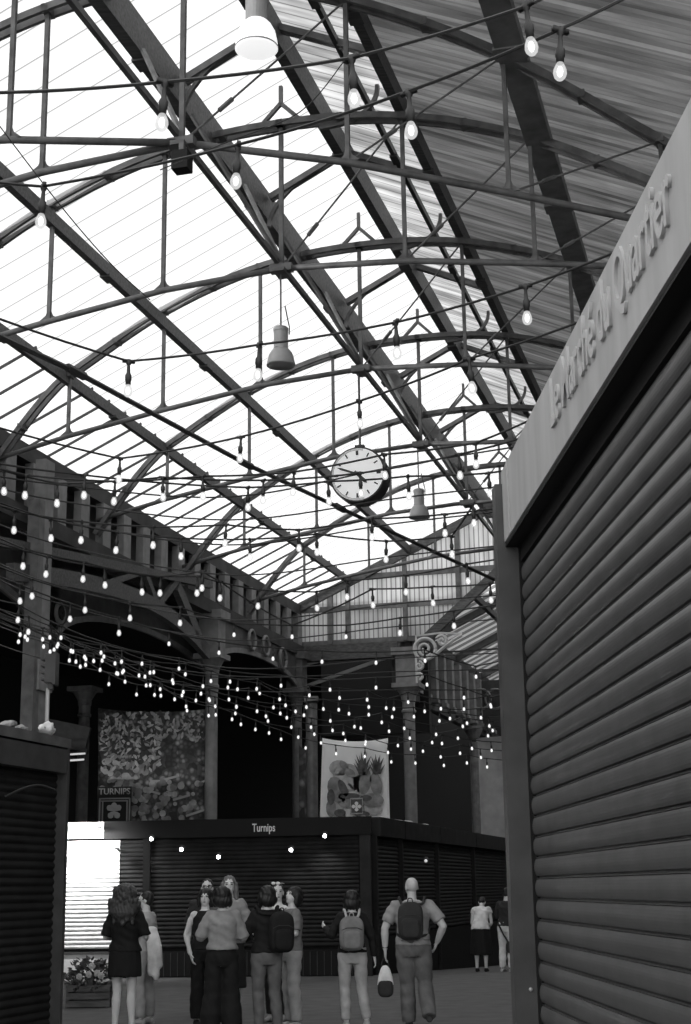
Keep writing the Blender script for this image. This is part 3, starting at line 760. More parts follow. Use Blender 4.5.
# ------------------------------------------------------------------ posters and banners
def voro_mat(name, lo, hi, scale, seed=0):
    m = bpy.data.materials.new(name); m.use_nodes = True; nt = m.node_tree; N = nt.nodes.new; L = nt.links.new
    b = nt.nodes['Principled BSDF']; b.inputs['Roughness'].default_value = .7
    tc = N('ShaderNodeTexCoord'); v = N('ShaderNodeTexVoronoi'); v.inputs['Scale'].default_value = scale; v.inputs['Randomness'].default_value = 1
    L(tc.outputs['Object'], v.inputs['Vector'])
    n = N('ShaderNodeTexNoise'); n.inputs['Scale'].default_value = 1.1; n.inputs['Detail'].default_value = 3; L(tc.outputs['Object'], n.inputs['Vector'])
    d = N('ShaderNodeMapRange'); d.inputs[1].default_value = .05; d.inputs[2].default_value = .55; d.inputs[3].default_value = 1; d.inputs[4].default_value = .12
    L(v.outputs['Distance'], d.inputs[0])
    sx = N('ShaderNodeSeparateXYZ'); L(v.outputs['Color'], sx.inputs[0])
    m1 = N('ShaderNodeMath'); m1.operation = 'MULTIPLY'; L(d.outputs[0], m1.inputs[0]); L(sx.outputs[0], m1.inputs[1])
    r2 = N('ShaderNodeMapRange'); r2.inputs[1].default_value = .35; r2.inputs[2].default_value = .65; r2.inputs[3].default_value = .3; r2.inputs[4].default_value = 1.5
    L(n.outputs['Fac'], r2.inputs[0])
    m2 = N('ShaderNodeMath'); m2.operation = 'MULTIPLY'; L(m1.outputs[0], m2.inputs[0]); L(r2.outputs[0], m2.inputs[1])
    r = N('ShaderNodeMapRange'); r.inputs[3].default_value = lo; r.inputs[4].default_value = hi; L(m2.outputs[0], r.inputs[0]); L(r.outputs[0], b.inputs['Base Color'])
    return m
M_fruit = voro_mat('fruit_print', .02, .6, 8.5)
BD = 34.6
o = thing('fruit_poster', 'large dark poster printed with a heap of fruit hung between two columns', 'poster', P(152, 818, BD))
def grid_cloth(corner, nx=14, ny=10, wav=.03, ph=0.0):
    """corner: tl, tr, br, bl world points; gently billowing sheet with thickness"""
    tl, tr, br, bl = corner; nrm = (tr - tl).cross(bl - tl).normalized(); mb = MB()
    for side in (0, 1):
        for j in range(ny + 1):
            for i in range(nx + 1):
                u_, v_ = i / nx, j / ny; p = (tl.lerp(tr, u_)).lerp(bl.lerp(br, u_), v_)
                sag = -UP * (.08 * math.sin(math.pi * u_) * (1 - v_))
                mb.v.append(p + sag + nrm * (wav * math.sin(u_ * 9 + ph + v_ * 2) * (1.1 - .5 * v_) + side * .012))
    w_ = nx + 1; o_ = w_ * (ny + 1)
    for j in range(ny):
        for i in range(nx):
            a = j * w_ + i
            mb.f.append((a, a + 1, a + 1 + w_, a + w_)); mb.f.append((o_ + a, o_ + a + w_, o_ + a + 1 + w_, o_ + a + 1))
    for i in range(nx):
        mb.f.append((i, o_ + i, o_ + i + 1, i + 1)); a = ny * w_ + i; mb.f.append((a, a + 1, o_ + a + 1, o_ + a))
    for j in range(ny):
        a = j * w_; mb.f.append((a, a + w_, o_ + a + w_, o_ + a)); a += nx; mb.f.append((a, o_ + a, o_ + a + w_, a + w_))
    return mb
grid_cloth([P(98, 708, BD), P(206, 709, BD), P(206, 826, BD), P(98, 826, BD)]).build('sheet', M_fruit, o, smooth=True)
# leafy upper part, large round fruit, pale stalks: prints on the poster
random.seed(11)
for q, mm in (('leaf_print', mat('leaf_grey', .3, .7, 0, .4, 9)), ('leaf_print', mat('leaf_pale_grey', .48, .7, 0, .3, 9)), ('leaf_print', mat('leaf_dark_grey', .05, .7, 0, .4, 9))):
    pr = MB()
    for i in range(150):
        x, y = random.uniform(101, 203), random.uniform(713, 770)
        if x > 160 and y > 740: continue
        a = random.uniform(0, 6.28); c = P(x, y, BD - .05 - random.uniform(0, .02)); ex = V((math.cos(a), 0, math.sin(a))); ey = V((-math.sin(a), 0, math.cos(a)))
        l_, w_ = random.uniform(.04, .11), random.uniform(.02, .045)
        pr.prism([c - ex * l_, c - ex * l_ * .4 - ey * w_, c + ex * l_ * .5 - ey * w_ * .8, c + ex * l_, c + ex * l_ * .3 + ey * w_, c - ex * l_ * .5 + ey * w_ * .7], V((0, .008, 0)))
    pr.build(q, mm, o)
for q, mm in (('fruit_print', mat('fruit_grey', .2, .7, 0, .5, 6)), ('fruit_print', mat('fruit_pale_grey', .36, .7, 0, .4, 6))):
    pr = MB()
    for i in range(75):
        x, y = (random.uniform(102, 150), random.uniform(755, 822)) if i < 42 else (random.uniform(128, 202), random.uniform(778, 820))
        c = P(x, y, BD - .045 - random.uniform(0, .02)); r_ = random.uniform(.045, .085)
        pr.tube([c, c + V((0, .008, 0))], r_, 10)
    pr.build(q, mm, o)
pr = MB()
for (x0, y0, x1, y1) in ((163, 780, 178, 776), (150, 781, 168, 781), (150, 791, 160, 794), (173, 800, 190, 795), (186, 816, 207, 809), (184, 730, 203, 714), (200, 783, 207, 780)):
    pr.bar(P(x0, y0, BD - .05), P(x1, y1, BD - .05), .01, .05)
pr.build('stalk_print', M_pale, o)
TD = 33.9
def pbox(x0, y0, x1, y1, d, t=.03):
    a, b = P(x0, y0, d), P(x1, y1, d); return MB().box((a + b) / 2, abs(b.x - a.x), t, abs(a.z - b.z))
o = thing('name_sign', 'dark sign lettered with a shop name and a fleur emblem, before the fruit poster', 'sign', P(114, 822, TD))
pbox(97.5, 787, 131, 826, TD).build('board', M_black, o)
M_sg = mat('sign_grey', .2, .6)
tx = text_mesh('lettering', 'TURNIPS', M_sg, o, P(98.6, 794.5, TD - .03), V((1, 0, 0)), UP, .19, .006)
xs = [v.co.x for v in tx.data.vertices]; kf = (P(130, 790, TD).x - P(98.6, 790, TD).x) / (max(xs) - min(xs)); x0_ = min(xs)
for v in tx.data.vertices: v.co.x = x0_ + (v.co.x - x0_) * kf
mb = MB()
for (x0, y0, x1, y1) in ((99, 798, 130, 799), (101, 800.5, 128, 801.3), (99, 798, 100, 826), (129, 798, 130, 826), (102, 801, 102.8, 826), (126.5, 801, 127.3, 826)):
    mb.hexa(pbox(x0, y0, x1, y1, TD - .025, .012).v)
mb.build('border', M_sg, o)
mb = MB()
def leafp(cx, cy, ang, l, w):
    c = P(cx, cy, TD - .025); ex = V((math.sin(ang), 0, math.cos(ang))); ey = V((math.cos(ang), 0, -math.sin(ang)))
    mb.prism([c + ex * l * t + ey * w * s_ for t, s_ in ((0, 0), (.3, .6), (.65, 1), (.9, .6), (1, 0), (.9, -.6), (.65, -1), (.3, -.6))], V((0, -.01, 0)))
for a in (0, .95, -.95, 2.5, -2.5): leafp(114, 811, a, .19, .07)
mb.build('emblem', mat('emblem_grey', .36, .6), o)
# pale fruit banner
FD = 34.2
o = thing('fruit_banner', 'pale cloth banner printed with fruit and two pineapples', 'banner', P(354, 822, FD))
M_cloth = mat('banner_cloth', .85, .85, 0, .08, 2)
grid_cloth([P(322.5, 738, FD), P(388, 738, FD), P(390, 826, FD), P(319.5, 826, FD)], 18, 12, .035).build('cloth', M_cloth, o, smooth=True)
G1, G2, G3 = mat('print_dark', .1, .8, 0, .4, 8), mat('print_mid', .24, .8, 0, .35, 7), mat('print_light', .42, .8, 0, .25, 7)
def blob(part, m, items, d):
    mb = MB()
    for (cx, cy, rx, ry, rot) in items:
        pts = []
        for k in range(14):
            a = 2 * math.pi * k / 14; x, y = rx * math.cos(a), ry * math.sin(a); c_, s_ = math.cos(math.radians(rot)), math.sin(math.radians(rot))
            pts.append(P(cx + x * c_ - y * s_, cy + x * s_ + y * c_, d))
        mb.prism(pts, V((0, .008, 0)))
    mb.build(part, m, o)
blob('melon_print', G3, [(349, 777, 17, 13, 25), (339, 768, 10, 8, 0), (358, 783, 12, 9, 30), (366, 791, 9, 7, 0), (335, 806, 8, 10, 0), (373, 808, 9, 7, 20)], FD - .08)
blob('fruit_print', G2, [(337, 790, 9, 14, -20), (331, 808, 5, 9, 0), (345, 800, 8, 8, 0), (365, 782, 6, 13, 10), (376, 784, 6, 12, -10), (372, 800, 12, 7, 0), (350, 773, 6, 4, 30), (343, 765, 5, 3, 60), (360, 800, 7, 5, 0)], FD - .1)
blob('shadow_fruit_print', G1, [(343, 788, 4, 9, -25), (331, 797, 4, 8, 0), (350, 796, 10, 3, 0), (366, 798, 6, 3, 0), (340, 813, 6, 4, 0), (362, 814, 8, 3, 0)], FD - .11)
mb = MB()
for (cx, cy, hgt) in ((363, 775, 19), (377, 774, 15)):
    for k in range(13):
        a = (k - 6) * .09; l = hgt * (1 - .04 * abs(k - 6)); y_ = cy - (k % 3) * 3
        b0, b1, tp = P(cx - 2 + (k - 6) * .3, y_, FD - .12), P(cx + 2 + (k - 6) * .3, y_, FD - .12), P(cx + (k - 6) * .35 + l * math.sin(a), y_ - l * math.cos(a), FD - .12)
        mb.prism([b0, b1, tp], V((0, .008, 0)))
mb.build('pineapple_leaf_print', G1, o)
mb = MB()
for x0, y0, x1, y1 in ((350, 798, 363, 799), (350, 813, 363, 814), (350, 798, 351, 814), (362, 798, 363, 814)): mb.hexa(pbox(x0, y0, x1, y1, FD - .13, .008).v)
mb.build('crest_border', G3, o)
pbox(351, 799.5, 362, 813, FD - .125, .006).build('crest_ground', G1, o)
mb = MB(); TDs = TD; TD = FD - .11
for a in (0, 1.57, -1.57, 3.14): leafp(356.5, 806.5, a, .11, .045)
mb.build('crest_emblem', M_cloth, o); TD = TDs
# second narrow printed strip between column and slim post
o = thing('narrow_banner', 'narrow mottled strip of printed cloth between the corner column and slim post', 'banner', V((P(303, 886, 36.8).x, 36.8, .3)))
grid_cloth([P(299, 745, 36.8), P(307.5, 745, 36.8), P(307.5, 886, 36.8) - UP * 1.9, P(299, 886, 36.8) - UP * 1.9], 4, 8, .02).build('cloth', voro_mat('strip_print', .02, .3, 5), o, smooth=True)

# ------------------------------------------------------------------ clock
ctr = HY(360.5, 477, TY[2]); nrm = (-AX * 1.0 + AC * -.02).normalized(); dist = (ctr - CAM).y
R_ = 29.5 / 1520 * dist; ex = AC.copy()
o = thing('hanging_clock', 'round double-faced clock hanging from a roof truss', 'clock', ctr)
MB().lathe(ctr, [(R_ * .93, -.17), (R_ * 1.0, -.17), (R_ * 1.02, -.15), (R_ * 1.02, .15), (R_, .17), (R_ * .93, .17)], 40, nrm).build('drum', M_irond, o)
M_face = emat('clock_face', .85, .3)  # slight emission added to brighten the dial
for sgn in (1, -1): MB().tube([ctr + nrm * .165 * sgn, ctr + nrm * .172 * sgn], R_ * .95, 40).build('face', M_face, o)
mb = MB()
for i in range(12):
    a = i * math.pi / 6; dr = ex * math.sin(a) + UP * math.cos(a)
    MB().bar(ctr + nrm * .176 + dr * R_ * .7, ctr + nrm * .176 + dr * R_ * .86, .008, .022 if i % 3 else .04, nrm.cross(dr)).build('hour_mark', M_irond, o)
mb = MB()
for r0, r1 in ((.88, .895), (.915, .93)):
    n_ = 48; vs_ = [ctr + nrm * .174 + (ex * math.cos(2 * math.pi * k / n_) + UP * math.sin(2 * math.pi * k / n_)) * R_ * r for k in range(n_) for r in (r0, r1)]
    mb.add(vs_, [(2 * k, 2 * k + 1, (2 * k + 3) % (2 * n_), (2 * k + 2) % (2 * n_)) for k in range(n_)])
mb.build('minute_track', M_frame, o)
def hand(name, deg, l, w):
    a = math.radians(deg); dr = ex * math.sin(a) + UP * math.cos(a); sd = nrm.cross(dr)
    c = ctr + nrm * .185; MB().prism([c - dr * .06 - sd * w, c - dr * .06 + sd * w, c + dr * l * .8 + sd * w * 1.2, c + dr * l, c + dr * l * .8 - sd * w * 1.2], nrm * .008).build(name, M_irond, o)
hand('minute_hand', 291, R_ * .8, .014); hand('hour_hand', 135, R_ * .5, .022)
hb_ = H(HX0, TY[2], ZT[0])
MB().tube([ctr + UP * R_, V((ctr.x, ctr.y, hb_.z - .05))], .018, 8).build('hanging_rod', M_iron, o)
MB().box(ctr + UP * (R_ + .03), .14, .1, .08, AC, AX).build('mount', M_irond, o)

# ------------------------------------------------------------------ hanging lamps
def bell(c_bottom, k, top, lab, m_body, m_bell, m_lens, group=None):
    """bell reflector lamp; k: bell radius; c_bottom: centre of the lens"""
    o = thing('pendant_lamp', lab, 'lamp', c_bottom, group); c = V(c_bottom)
    MB().lathe(c, [(k * .96, .0), (k, k * .04), (k, k * .12), (k * .95, k * .3), (k * .86, k * .75), (k * .7, k * 1.05), (k * .55, k * 1.2), (k * .5, k * 1.22)], 28).build('bell', m_bell, o, smooth=True)
    MB().lathe(c, [(0, k * .02), (k * .94, k * .02), (k * .94, k * .05), (0, k * .05)], 28).build('lens', m_lens, o)
    mb = MB().lathe(c, [(k * .5, k * 1.22), (k * .52, k * 1.3), (k * .5, k * 1.36), (k * .5, k * 2.5), (k * .53, k * 2.54), (k * .53, k * 2.75), (k * .42, k * 2.85), (k * .1, k * 2.86)], 24)
    mb.build('gear_housing', m_body, o, smooth=False)
    MB().tube([c + V((k * .58, 0, k * 2.3)), c + V((k * .6, 0, k * 2.85)), c + V((k * .5, 0, k * 3.3)), c + V((k * .3, 0, k * 4.4))], .008, 6).build('safety_cord', M_cable, o)
    MB().tube([c + UP * k * 2.85, V((c.x, c.y, top))], .012, 8).build('hanging_rod', M_iron, o)
    return o
M_lens = mat('lamp_lens', .7, .2)
p = HY(281, 366, TY[1]); bell(p, 15.8 / 1545 * p.y, H(HX0, TY[1], ZT[0]).z - .05, 'grey bell-shaped lamp hanging clear below the second truss', M_steelgrey, M_steelgrey, M_lens)
p = HY(419.5, 518, TY[3]); bell(p, 11 / 1530 * p.y, H(HX0, TY[3], ZT[0]).z - .05, 'small pale bell-shaped lamp hanging beyond the clock', M_steelgrey, M_steelgrey, M_lens)
p = P(256.5, 49, 12.6)
o = thing('pendant_lamp', 'white glass dome lamp with a thick grey stem at the top of the glazing', 'lamp', p); k = 25.0 / 1560 * 12.6
M_opal = bpy.data.materials.new('opal_glass'); M_opal.use_nodes = True; b_ = M_opal.node_tree.nodes['Principled BSDF']
b_.inputs['Base Color'].default_value = (.95, .95, .95, 1); b_.inputs['Emission Color'].default_value = (1, 1, 1, 1); b_.inputs['Emission Strength'].default_value = .8; b_.inputs['Roughness'].default_value = .25
MB().lathe(p, [(k * .9, -.01), (k, .0), (k, k * .08), (k * .97, k * .4), (k * .88, k * .85), (k * .7, k * 1.2), (k * .5, k * 1.42)], 32).build('dome', M_opal, o, smooth=True)
MB().lathe(p, [(k * 1.0, k * .0), (k * 1.015, k * .02), (k * 1.015, k * .07), (k * 1.0, k * .09)], 32).build('rim', M_steelgrey, o)
MB().lathe(p, [(k * .52, k * 1.3), (k * .52, k * 3.6), (k * .3, k * 3.8)], 24).build('stem', M_steelgrey, o)
MB().tube([p + UP * k * 3.8, p + UP * 2.8], .012, 8).build('hanging_rod', M_iron, o)

# ------------------------------------------------------------------ festoon lights
def dep(y):
    T_ = ((-60, 5.8), (60, 5.8), (120, 6.1), (180, 7.0), (300, 8.2), (390, 9.2), (475, 10.6), (540, 12.2), (600, 14), (650, 16.3), (700, 19), (740, 21), (790, 23.5))
    for (a, da), (b, db) in zip(T_, T_[1:]):
        if y <= b: return lerp(da, db, (y - a) / (b - a))
    return 24
bulb_me = MB().lathe((0, 0, 0), [(.0, -.052), (.014, -.048), (.024, -.036), (.028, -.02), (.026, -.002), (.018, .018), (.013, .03), (.013, .04)], 12)
nenv = len(bulb_me.f); bulb_me.ell((0, 0, -.012), .013, .013, .024, None, 8, 6)
bulb_me = [(tuple(v)) for v in bulb_me.v], list(bulb_me.f)
M_env = bpy.data.materials.new('bulb_glass'); M_env.use_nodes = True; nt_ = M_env.node_tree; nt_.nodes.clear(); N_ = nt_.nodes.new
o_, tr_, em_, gl_, m1_, m2_ = N_('ShaderNodeOutputMaterial'), N_('ShaderNodeBsdfTransparent'), N_('ShaderNodeEmission'), N_('ShaderNodeBsdfGlossy'), N_('ShaderNodeMixShader'), N_('ShaderNodeMixShader')
em_.inputs[1].default_value = .9; gl_.inputs['Roughness'].default_value = .1; tr_.inputs[0].default_value = (.9, .9, .9, 1); m1_.inputs[0].default_value = .5; m2_.inputs[0].default_value = .07
nt_.links.new(tr_.outputs[0], m1_.inputs[1]); nt_.links.new(em_.outputs[0], m1_.inputs[2]); nt_.links.new(m1_.outputs[0], m2_.inputs[1]); nt_.links.new(gl_.outputs[0], m2_.inputs[2]); nt_.links.new(m2_.outputs[0], o_.inputs[0])
def raw(name, data, m):
    me = bpy.data.meshes.new(name); me.from_pydata(data[0], [], data[1]); me.update(); me.shade_smooth(); me.materials.append(m); return me
hold = MB().lathe((0, 0, 0), [(.0165, .026), (.0165, .05), (.02, .055), (.02, .085), (.012, .1), (.009, .15), (.016, .16), (.016, .185), (.0, .19)], 10)
hold.box((0, 0, .175), .075, .018, .02)
ME_b, ME_h = raw('bulb', bulb_me, M_env), raw('lamp_holder', ([tuple(v) for v in hold.v], hold.f), M_cable)
ME_b.materials.append(M_bulb)
for p_ in ME_b.polygons: p_.material_index = 1 if p_.index >= nenv else 0
def festoon(items, lab, group, sagk=.012, far=False):
    """items: (x, y) bulbs in the picture frame's sight lines, or (x, y, 'e') plain cable points"""
    pts = []
    for it in items:
        d = dep(it[1]); p = P(it[0], it[1], d); pts.append((p, len(it) == 2))
    o = thing('festoon_string', lab, 'string lights', pts[0][0], group)
    d0 = (pts[0][0] - pts[1][0]).normalized(); d1 = (pts[-1][0] - pts[-2][0]).normalized()
    pts = [(pts[0][0] + d0 * 3.2 + UP * .15, False)] + pts + [(pts[-1][0] + d1 * .8, False)]
    path = []
    top = [p + UP * .175 * (1.08 if p.y < 9.5 else (.85 if p.y < 15.5 else .66)) if isb else p + UP * .1 for p, isb in pts]
    for i in range(len(top) - 1):
        a, b = top[i], top[i + 1]; L_ = (b - a).length
        for k in range(5):
            t = k / 5; path.append(a.lerp(b, t) - UP * (4 * t * (1 - t) * sagk * L_))
    path.append(top[-1])
    MB().tube(path, .0085 if not far else .0065, 5).build('cable', M_cable, o)
    for p, isb in pts:
        if not isb: continue
        hh = bpy.data.objects.new('lamp_holder', ME_h); COL.objects.link(hh); hh.parent = o; hh.location = p - V(o.location); k_ = 1.08 if p.y < 9.5 else (.85 if p.y < 15.5 else .66); hh.scale = (k_, k_, k_); hh.rotation_euler = (random.uniform(-.06, .06), random.uniform(-.06, .06), random.uniform(0, 3.1))
        bb = bpy.data.objects.new('bulb', ME_b); COL.objects.link(bb); bb.parent = hh
    return o
E_ = 'e'
FS = [
 ([(-60, 110, E_), (-5, 113, E_), (162, 120), (354, 96), (531, 44), (650, -40, E_)], 'festoon cable passing in front of the white dome lamp'),
 ([(-40, 195, E_), (41, 219), (236, 179), (411, 128), (560, 69), (680, -10, E_)], 'festoon cable with bulbs hanging beneath the bent truss'),
 ([(-40, 320, E_), (128, 389), (258, 373), (397, 351), (527, 316), (660, 250, E_)], 'festoon cable passing across the grey bell lamp'),
 ([(-40, 430, E_), (119, 478), (240, 457), (360, 422), (472, 386), (600, 330, E_)], 'festoon cable passing above the clock'),
 ([(-40, 470, E_), (25, 494), (114, 500), (203, 495), (293, 491), (385, 474), (476, 463), (560, 420, E_)], 'festoon cable strung across the clock rim at its upper side'),
 ([(-40, 458, E_), (4, 490), (57, 502), (163, 496), (263, 499), (361, 492), (460, 474), (560, 440, E_)], 'festoon cable with one bulb hanging before the clock face'),
 ([(-40, 470, E_), (84, 494), (248, 506), (329, 500), (409, 495), (490, 492), (570, 470, E_)], 'festoon cable with a bulb beside the small pale bell lamp'),
 ([(-40, 500, E_), (14, 529), (81, 539), (153, 544), (225, 542), (299, 547), (372, 536), (445, 532), (560, 510, E_)], 'festoon cable just below the clock with seven spaced bulbs'),
 ([(-40, 500, E_), (51, 537), (116, 549), (181, 555), (250, 556), (317, 551), (386, 558), (452, 553), (474, 522), (570, 500, E_)], 'festoon cable hanging along the foot of the glazing'),
 ([(-40, 530, E_), (23, 565), (83, 578), (142, 591), (197, 592), (258, 605), (317, 607), (347, 596), (406, 591), (468, 580), (570, 555, E_)], 'festoon cable in front of the gable boards, its bulbs level with the upper rail'),
 ([(-40, 540, E_), (46, 573), (105, 584), (160, 592), (202, 587), (220, 597), (292, 636), (373, 604), (433, 602), (491, 599), (570, 580, E_)], 'festoon cable in front of the gable boards, dipping at the corner column'),
 ([(-40, 560, E_), (32, 595), (85, 609), (130, 617), (180, 622), (234, 634), (346, 636), (400, 632), (454, 625), (570, 600, E_)], 'festoon cable along the lower edge of the gable boards'),
 ([(-40, 570, E_), (20, 600), (70, 618), (119, 632), (169, 643), (219, 652), (273, 658), (322, 661), (376, 662), (425, 660), (476, 676), (570, 650, E_)], 'festoon cable passing just above the column capitals'),
 ([(-40, 600, E_), (18, 619), (61, 637), (101, 652), (142, 663), (179, 668), (230, 681), (281, 685), (330, 689), (376, 687), (427, 684), (464, 697), (491, 706), (570, 690, E_)], 'festoon cable passing across the capital of the tall column'),
]
for it, lab in FS: festoon(it, lab, 'festoon strings over the passage')
random.seed(5)
def curve3(x, a, b, c): # through (10,a),(250,b),(500,c)
    x0, x1, x2 = 10, 250, 500
    return a * (x - x1) * (x - x2) / ((x0 - x1) * (x0 - x2)) + b * (x - x0) * (x - x2) / ((x1 - x0) * (x1 - x2)) + c * (x - x0) * (x - x1) / ((x2 - x0) * (x2 - x1))
for i in range(8):
    a, b, c = 624 + i * 1.5, 690 + i * 5.5, 702 + i * 9.5
    pts = [(-50, curve3(-50, a, b, c), E_)]; x = random.uniform(14, 60)
    while x < 506:
        y = curve3(x, a, b, c) + random.uniform(-5, 5); pts.append((x, y)); x += random.uniform(19, 33)
    pts.append((600, curve3(560, a, b, c), E_))
    festoon(pts, 'one of the dense festoon strings sagging low before the dark stall backdrop', 'dense low festoon strings', .02, True)
# plain wires between the strings
random.seed(9)
for i, (y0, ym, y1) in enumerate(((470, 497, 440), (478, 520, 480), (492, 545, 505), (508, 575, 540), (545, 620, 590), (560, 640, 615), (590, 668, 650), (610, 676, 668), (630, 690, 690))):
    pts = [P(-40, y0, dep(y0)), P(60, lerp(y0, ym, .55), dep(ym)), P(230, ym, dep(ym)), P(400, lerp(ym, y1, .55), dep(ym)), P(560, y1, dep(y1))]
    tag(MB().tube(smooth_curve(pts, 8), .007, 5).build('power_wire', M_cable), 'plain black wire strung across the passage among the festoon lights', 'wire', 'plain wires among the festoon lights')
# thin single wires against the glazing
for i, (pp_, lab) in enumerate((([(-5, 120), (60, 205), (110, 263), (150, 300)], 'thin sagging wire with small knots on the white glazing'), ([(160, 170), (225, 143), (300, 112), (345, 60)], 'thin wire running up beside the white dome lamp'))):
    pts = [P(x, y, 12.5) for x, y in pp_]
    tag(MB().tube(smooth_curve(pts, 6), .006, 5).build('thin_wire', M_cable), lab, 'wire')

# ------------------------------------------------------------------ flower crate
pb = PZ(90, 1007)
o = thing('flower_planter', 'wooden slatted crate of leafy flowers standing before the lit shutter', 'planter', pb)
mb = MB()
for z in (.06, .17, .28):
    for sx in (-1, 1): mb.box(pb + V((0, sx * .22, z)), .66, .02, .09)
    for sx in (-1, 1): mb.box(pb + V((sx * .32, 0, z)), .02, .42, .09)
for sx in (-1, 1):
    for sy in (-1, 1): mb.box(pb + V((sx * .31, sy * .2, .17)), .04, .04, .34)
mb.box(pb + V((0, 0, .03)), .62, .42, .02)
mb.build('crate', M_timber, o)
random.seed(3); fl = MB(); M_leaf = mat('leaf', .1, .6, 0, .5, 9)
for i in range(420):
    a = random.uniform(0, 6.28); el = random.uniform(-.35, 1.4); rr = random.uniform(.55, 1.0)
    c = pb + V((.40 * rr * math.cos(el) * math.cos(a), .3 * rr * math.cos(el) * math.sin(a), .36 + .34 * rr * math.sin(el)))
    d = V((math.cos(a) * random.uniform(.3, 1), math.sin(a) * random.uniform(.3, 1), random.uniform(-.4, .9))).normalized(); s_ = d.cross(V((random.uniform(-1, 1), random.uniform(-1, 1), random.uniform(-1, 1)))).normalized()
    l_ = random.uniform(.05, .11); w_ = l_ * .33; nn = d.cross(s_) * .012
    fl.add([c, c + d * l_ * .4 + s_ * w_ + nn, c + d * l_, c + d * l_ * .4 - s_ * w_ + nn, c + d * l_ * .5 - nn], [(0, 1, 4), (1, 2, 4), (2, 3, 4), (3, 0, 4)])
fo = fl.build('foliage', M_leaf, o, fix=False)
MB().tube([pb + UP * .1, pb + UP * .5], .05, 8).build('stem_cluster', M_leaf, o)
M_petal = mat('petal', .42, .6)
for (dx, dz) in ((.02, .48), (.14, .5), (.2, .46), (-.12, .45), (.06, .6)):
    c = pb + V((dx, -.3, dz)); mb = MB()
    for k in range(7):
        a = k * 2 * math.pi / 7; mb.ell(c + V((math.cos(a) * .028, 0, math.sin(a) * .028)), .024, .012, .024, None, 8, 5)
    mb.ell(c + V((0, -.008, 0)), .02, .014, .02, None, 8, 5); mb.build('flower', M_petal, o, smooth=True)

